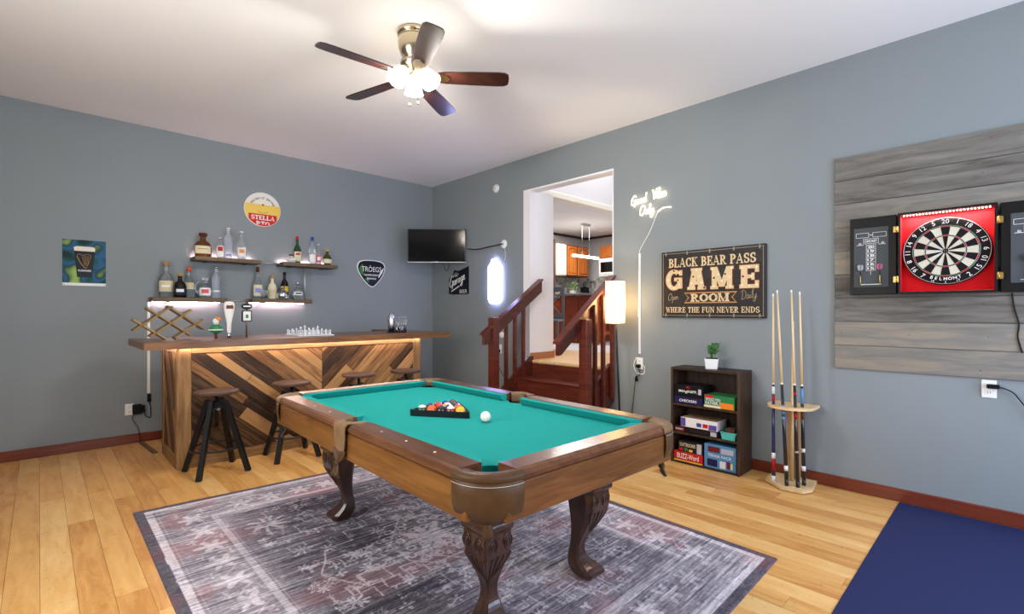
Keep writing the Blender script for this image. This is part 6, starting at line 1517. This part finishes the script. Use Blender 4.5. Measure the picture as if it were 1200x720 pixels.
# breakfast bar with stools in front
t = thing('kitchen_island', 'cherry wood kitchen island with dark counter top', 'island', (8.05, 5.95, KF))
mb = MB(); mb.box(-.75, .75, -.18, .25, .0005, .90, .004); mb.build('body', 'cherry', t)
mb = MB(); mb.box(-.82, .82, -.36, .32, .902, .945, .008); mb.build('counter_top', 'granite', t)
for k in range(3): mb = MB(); mb.box(-.70 + .48 * k, -.26 + .48 * k, -.195, -.181, .1, .82, .004); mb.build('panel', 'cherry', t)
M('stool_orange', (170, 88, 42), .4, noise=.1); M('cushion_white', (226, 220, 212), .8)
for k, (x, y, lab) in enumerate(((7.40, 5.35, 'brown wooden counter stool before the island, next to the grey chair'), (7.95, 5.32, 'brown wooden counter stool before the middle of the island'))):
    t = thing('counter_stool', lab, 'stool', (x, y, KF + .0005), R(-10), 'kitchen counter stools')
    mb = MB(); mb.box(-.19, .19, -.17, .17, .62, .655, .01); mb.build('seat', 'stool_orange', t)
    for sx in (-1, 1):
        for sy in (-1, 1): mb = MB(); mb.bar((sx * .15, sy * .13, .625), (sx * .2, sy * .18, 0), .04, .04, up=(0, 1, 0)); mb.v = [(a, b, max(c, 0)) for a, b, c in mb.v]; mb.build('leg', 'stool_orange', t)
    for sy in (-1, 1): mb = MB(); mb.bar((-.185, sy * .165, .2), (.185, sy * .165, .2), .03, .035); mb.build('stretcher', 'stool_orange', t)
# grey cross-back chair
t = thing('dining_chair', 'grey cross-back dining chair on the kitchen landing', 'chair', (5.80, 5.17, KF + .0005), R(-62))
M('chair_grey', (112, 116, 122), .5)
for sx in (-1, 1):
    mb = MB(); mb.bar((sx * .2, .20, 0), (sx * .2, .24, 1.02), .04, .035, up=(0, 1, 0)); mb.v = [(a, b, max(c, 0)) for a, b, c in mb.v]; mb.build('back_leg', 'chair_grey', t)
    mb = MB(); mb.box(sx * .2 - .02, sx * .2 + .02, -.22, -.18, 0, .44); mb.build('leg', 'chair_grey', t)
    mb = MB(); mb.bar((sx * .18, .225, .52), (-sx * .18, .235, .92), .028, .03, up=(0, 1, 0)); mb.build('cross_slat', 'chair_grey', t)
for z in (.50, .95): mb = MB(); mb.box(-.18, .18, .21, .24, z - .03, z + .05, .004); mb.build('back_rail', 'chair_grey', t)
mb = MB(); mb.box(-.22, .22, -.23, .21, .44, .475, .012); mb.build('seat', 'chair_grey', t)
for sx in (-1, 1): mb = MB(); mb.box(sx * .2 - .012, sx * .2 + .012, -.18, .20, .2, .235); mb.build('stretcher', 'chair_grey', t)
# flowers on the worktop
t = thing('flower_pot', 'white pot of pale green leaves on the kitchen worktop', 'plant', (8.72, KY - .35, KF + .9155))
mb = MB(); mb.lathe([(.06, 0), (.08, .14), (.085, .15)], n=16); mb.build('pot', 'white_plastic', t)
M('leaf_pale', (150, 178, 120), .5)
for k in range(26):
    a = k * 2.4; rr = .03 + .1 * ((k * 7) % 10) / 10; c = Vector((rr * math.cos(a), rr * math.sin(a), .2 + .16 * ((k * 3) % 7) / 7)); d = Vector((math.cos(a), math.sin(a), .4)) * .05; s_ = Vector((-math.sin(a), math.cos(a), .2)) * .035
    mb = MB(); mb.add([tuple(c - d), tuple(c + s_), tuple(c + d), tuple(c - s_), tuple(c + Vector((0, 0, .012)))], [(0, 1, 4), (1, 2, 4), (2, 3, 4), (3, 0, 4), (0, 3, 2, 1)]); mb.build('leaf', 'leaf_pale', t)
mb = MB(); mb.cyl((0, 0, .1), (0, 0, .22), .03, n=8); mb.build('stem', 'leaf_pale', t)
mb = MB(); mb.box(9.12, 9.28, KY - .4, KY - .25, KF + .9155, KF + 1.17, .01); mb.cyl((9.16, KY - .32, KF + 1.17), (9.14, KY - .33, KF + 1.27), .012, n=6); mb.cyl((9.22, KY - .32, KF + 1.17), (9.23, KY - .33, KF + 1.25), .012, n=6); tag(mb.build('knife_block', 'black_plastic'), 'black knife block on the worktop in the kitchen corner', 'knife block')
# dark door frame at the cabinet run's end
mb = MB(); mb.box(8.04, 8.18, KY - .30, KY - .0005, KF, 2.95, .004); structure(mb.build('trim_4', 'crown_dark'))
M('fridge_cream', (232, 222, 208), .4)
# linear pendant, vent
t = thing('linear_pendant', 'slim glowing bar pendant lamp hanging in the kitchen', 'pendant lamp', (8.10, 6.17, KC))
M('lamp_white', (255, 252, 246), .4, emit=7)
mb = MB(); mb.box(-.42, .42, -.03, .03, -.70, -.655, .008); mb.build('light_bar', 'lamp_white', t)
for x in (-.12, .12): mb = MB(); mb.cyl((x, 0, -.655), (x, 0, -.028), .0018, n=6); mb.build('suspension_wire', 'steel', t)
mb = MB(); mb.lathe([(.15, -.0005), (.15, -.018), (.13, -.03), (.0001, -.03)], n=24, sy=.45); mb.build('canopy', 'galv', t)
